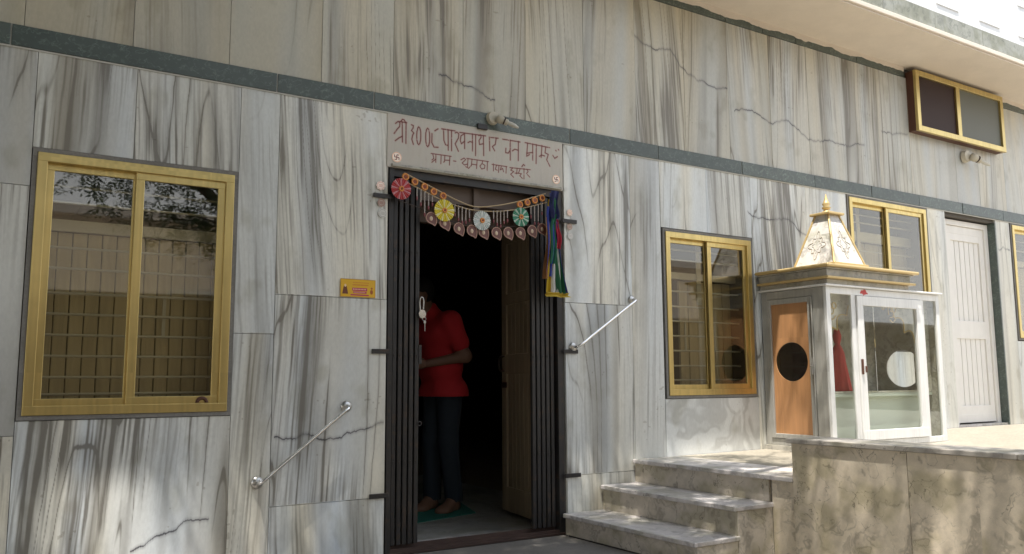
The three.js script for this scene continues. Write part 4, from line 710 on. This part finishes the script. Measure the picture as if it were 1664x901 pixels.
  const cut = (geo, keep) => { const p = geo.attributes.position, n = geo.attributes.normal, a = [], b = []; for (let i = 0; i < p.count; i += 3) { const y = (p.getY(i) + p.getY(i + 1) + p.getY(i + 2)) / 3; if (keep(y)) for (let k = 0; k < 3; k++) { a.push(p.getX(i + k), p.getY(i + k), p.getZ(i + k)); b.push(n.getX(i + k), n.getY(i + k), n.getZ(i + k)); } } const o = new THREE.BufferGeometry(); o.setAttribute('position', new THREE.Float32BufferAttribute(a, 3)); o.setAttribute('normal', new THREE.Float32BufferAttribute(b, 3)); return o; };
  red.side = denim.side = THREE.DoubleSide;
  mesh('polo_shirt', cut(sdfMesh(shirt, [0.6, 0.6, -1.75], 0.95, 100, 0.04), (y) => y > 0.835), red, m);
  mesh('trousers', cut(sdfMesh([bone(at(pel, 0, 0.05, 0), 0.127, at(pel, 0, -0.05, 0), 0.127), bone(hpL, 0.1, knL, 0.075), bone(knL, 0.075, at(anL, -0.005, 0, 0.0), 0.066), bone(hpR, 0.1, knR, 0.075), bone(knR, 0.075, at(anR, -0.005, 0, 0.0), 0.066)], [0.55, 0.02, -1.82], 1.06, 104, 0.03), (y) => y > 0.075 && y < 0.868), denim, m);
  mesh('hair', sdfMesh([bone(hd(-0.035, 0.06), 0.089, hd(0.005, 0.045), 0.083), bone(hd(-0.05, 0.02), 0.08, hd(-0.04, -0.02), 0.062)], [head[0] - 0.17, head[1] - 0.15, head[2] - 0.17], 0.34, 60, 0.02), hairM, m);
}

// ---------------------------------------------------------------- beyond the frame: what shades the wall and what its glass mirrors
function leafTree(label, x, z, h, blobs, nSpray, leaf, seedN) {
  seed = seedN;
  const t = thing('neem_tree', label, 'tree', 'neem trees in the courtyard');
  const bark = mats.bark = mats.bark || M({ color: C(0.09, 0.065, 0.045), roughness: 0.95 });
  const limbs = [];
  const taper = (a, b, ra, rb) => { const d = b.clone().sub(a), gq = new THREE.CylinderGeometry(rb, ra, d.length(), 9); gq.applyQuaternion(new THREE.Quaternion().setFromUnitVectors(V(0, 1, 0), d.clone().normalize())); const c = a.clone().add(b).multiplyScalar(0.5); return gq.translate(c.x, c.y, c.z); };
  const fork = V(x, h, z);
  mesh('trunk', taper(V(x, -0.55, z), fork, 0.24, 0.16), bark, t);
  for (const [bx0, by, bz] of blobs) { const e = V(bx0, by, bz), m = fork.clone().lerp(e, 0.5).add(V(0, 0.35, 0)); limbs.push(taper(fork, m, 0.12, 0.07), taper(m, e, 0.07, 0.02)); for (let k = 0; k < 5; k++) limbs.push(taper(e.clone().lerp(m, rr(0, 0.6)), e.clone().add(V(rr(-1, 1), rr(-0.5, 0.5), rr(-1, 1))), 0.02, 0.006)); }
  mesh('limb', join(limbs), bark, t);
  const pos = [], idx = [], up = V(0, 1, 0);
  const tot = blobs.reduce((s, b) => s + b[3] * b[5] * (b[6] ?? 1), 0);
  for (const [bx0, by, bz, rx, ry, rz, dens = 1] of blobs) {
    const n = Math.round(nSpray * rx * rz * dens / tot);
    for (let i = 0; i < n; i++) {
      let u, v, w; do { u = rr(-1, 1); v = rr(-1, 1); w = rr(-1, 1); } while (u * u + v * v + w * w > 1);
      const cx = bx0 + u * rx, cy = by + v * ry, cz = bz + w * rz;
      if (vn(cx * 1.5 + 40, cz * 1.5 + 40, 901) < 0.34) continue;
      const dir = V(rr(-1, 1), rr(-0.9, 0.25), rr(-1, 1)).normalize(), sd = V(0, 0, 0).crossVectors(dir, up).normalize(), nm = V(0, 0, 0).crossVectors(sd, dir);
      for (let k = 0; k < 11; k++) {
        const s = (k >> 1) * leaf * 0.62, side = k === 10 ? 0 : k % 2 ? 1 : -1, dr = dir.clone().multiplyScalar(side ? 0.45 : 1).addScaledVector(sd, side * 0.85).addScaledVector(nm, rr(-0.3, 0.3)).normalize();
        const b = V(cx, cy, cz).addScaledVector(dir, s), l = leaf * rr(0.8, 1.15), wv = V(0, 0, 0).crossVectors(dr, nm).normalize().multiplyScalar(l * 0.17), q = pos.length / 3, mid = b.clone().addScaledVector(dr, l * 0.42), tip = b.clone().addScaledVector(dr, l);
        pos.push(b.x, b.y, b.z, mid.x + wv.x, mid.y + wv.y, mid.z + wv.z, tip.x, tip.y, tip.z, mid.x - wv.x, mid.y - wv.y, mid.z - wv.z); idx.push(q, q + 1, q + 2, q, q + 2, q + 3);
      }
    }
  }
  const gq = new THREE.BufferGeometry(); gq.setAttribute('position', new THREE.Float32BufferAttribute(pos, 3)); gq.setIndex(idx); gq.computeVertexNormals();
  mesh('crown', gq, mats.leaf = mats.leaf || P({ color: C(0.06, 0.1, 0.03), roughness: 0.7, transmission: 0.3, thickness: 0, side: THREE.DoubleSide }), t);
}
leafTree('neem tree whose crown shades the left of the facade', -5.6, 3.6, 3.4, [[-3.6, 5.6, 2.4, 1.7, 0.7, 1.5], [-1.6, 5.5, 1.9, 1.6, 0.6, 1.1], [-0.3, 5.7, 1.7, 1.1, 0.6, 1.0, 0.52], [1.2, 5.8, 1.8, 1.1, 0.5, 1.0, 0.28], [0.7, 6.0, 3.4, 0.9, 0.5, 1.1, 0.22], [-3.2, 6.2, 5, 1.9, 0.8, 1.6], [-1.5, 6.4, 4.4, 1.5, 0.7, 1.4], [-5.6, 5.2, 4.4, 1.7, 1.6, 1.9], [-3.6, 4.6, 6.9, 1.8, 1.6, 1.5], [-1.4, 4.8, 7, 1.6, 1.3, 1.3], [-6.2, 3.6, 1.6, 1.2, 1.3, 1.2], [-5.2, 3.2, 6.6, 1.6, 1.4, 1.3], [-3.0, 6.4, 3.4, 1.6, 0.7, 1.2], [-4.0, 2.4, 2.7, 1.15, 1.5, 1.5, 1.6], [-3.7, 4.1, 1.7, 1.2, 0.9, 1.1, 1.3], [-3.9, 2.6, 5.6, 1.4, 1.3, 1.2, 1.3]], 36000, 0.085, 771);
leafTree('neem tree standing before the courtyard wall opposite', 2.6, 8.2, 2.2, [[0.2, 3.9, 7.2, 1.5, 1.1, 1.2], [-1.4, 4.6, 7.9, 1.5, 1.2, 1.2], [2.2, 4.8, 8.2, 1.6, 1.2, 1.4], [4.4, 4.4, 8.0, 1.5, 1.1, 1.3], [0.8, 3.0, 7.0, 0.8, 0.5, 0.7]], 4200, 0.09, 772);
{
  const w = thing('courtyard_wall', 'plain rendered courtyard wall opposite the facade', 'wall');
  mesh('wall_body', bx(-16, 22, -0.5, 2.2, 9.2, 9.45), concrete(0.8, 0.68, 0.52), w);
  mesh('coping', bx(-16, 22, 2.2, 2.28, 9.15, 9.5), concrete(1.2, 1.1, 1), w);
  const b = thing('opposite_house', 'pale rendered house beyond the courtyard wall', 'building');
  const sh = mats.plaster;
  mesh('wall', bx(-8, 24, -0.5, 4.5, 15.5, 22), sh, b); mesh('roof', bx(-8.2, 24.2, 4.5, 4.7, 15.2, 22.2), sh, b);
  for (const x of [-5.5, -2, 1.5, 5, 8.5, 12, 15.5]) { const q = mesh('window', ring(x, x + 1.2, 1.6, 3.0, 0.08, 15.44, 15.52), mats.whiteSteel, b); mesh('pane', bx(x + 0.07, x + 1.13, 1.67, 2.93, 15.46, 15.48), mats.glassGrey, q); }
}
renderer.render(scene, camera);
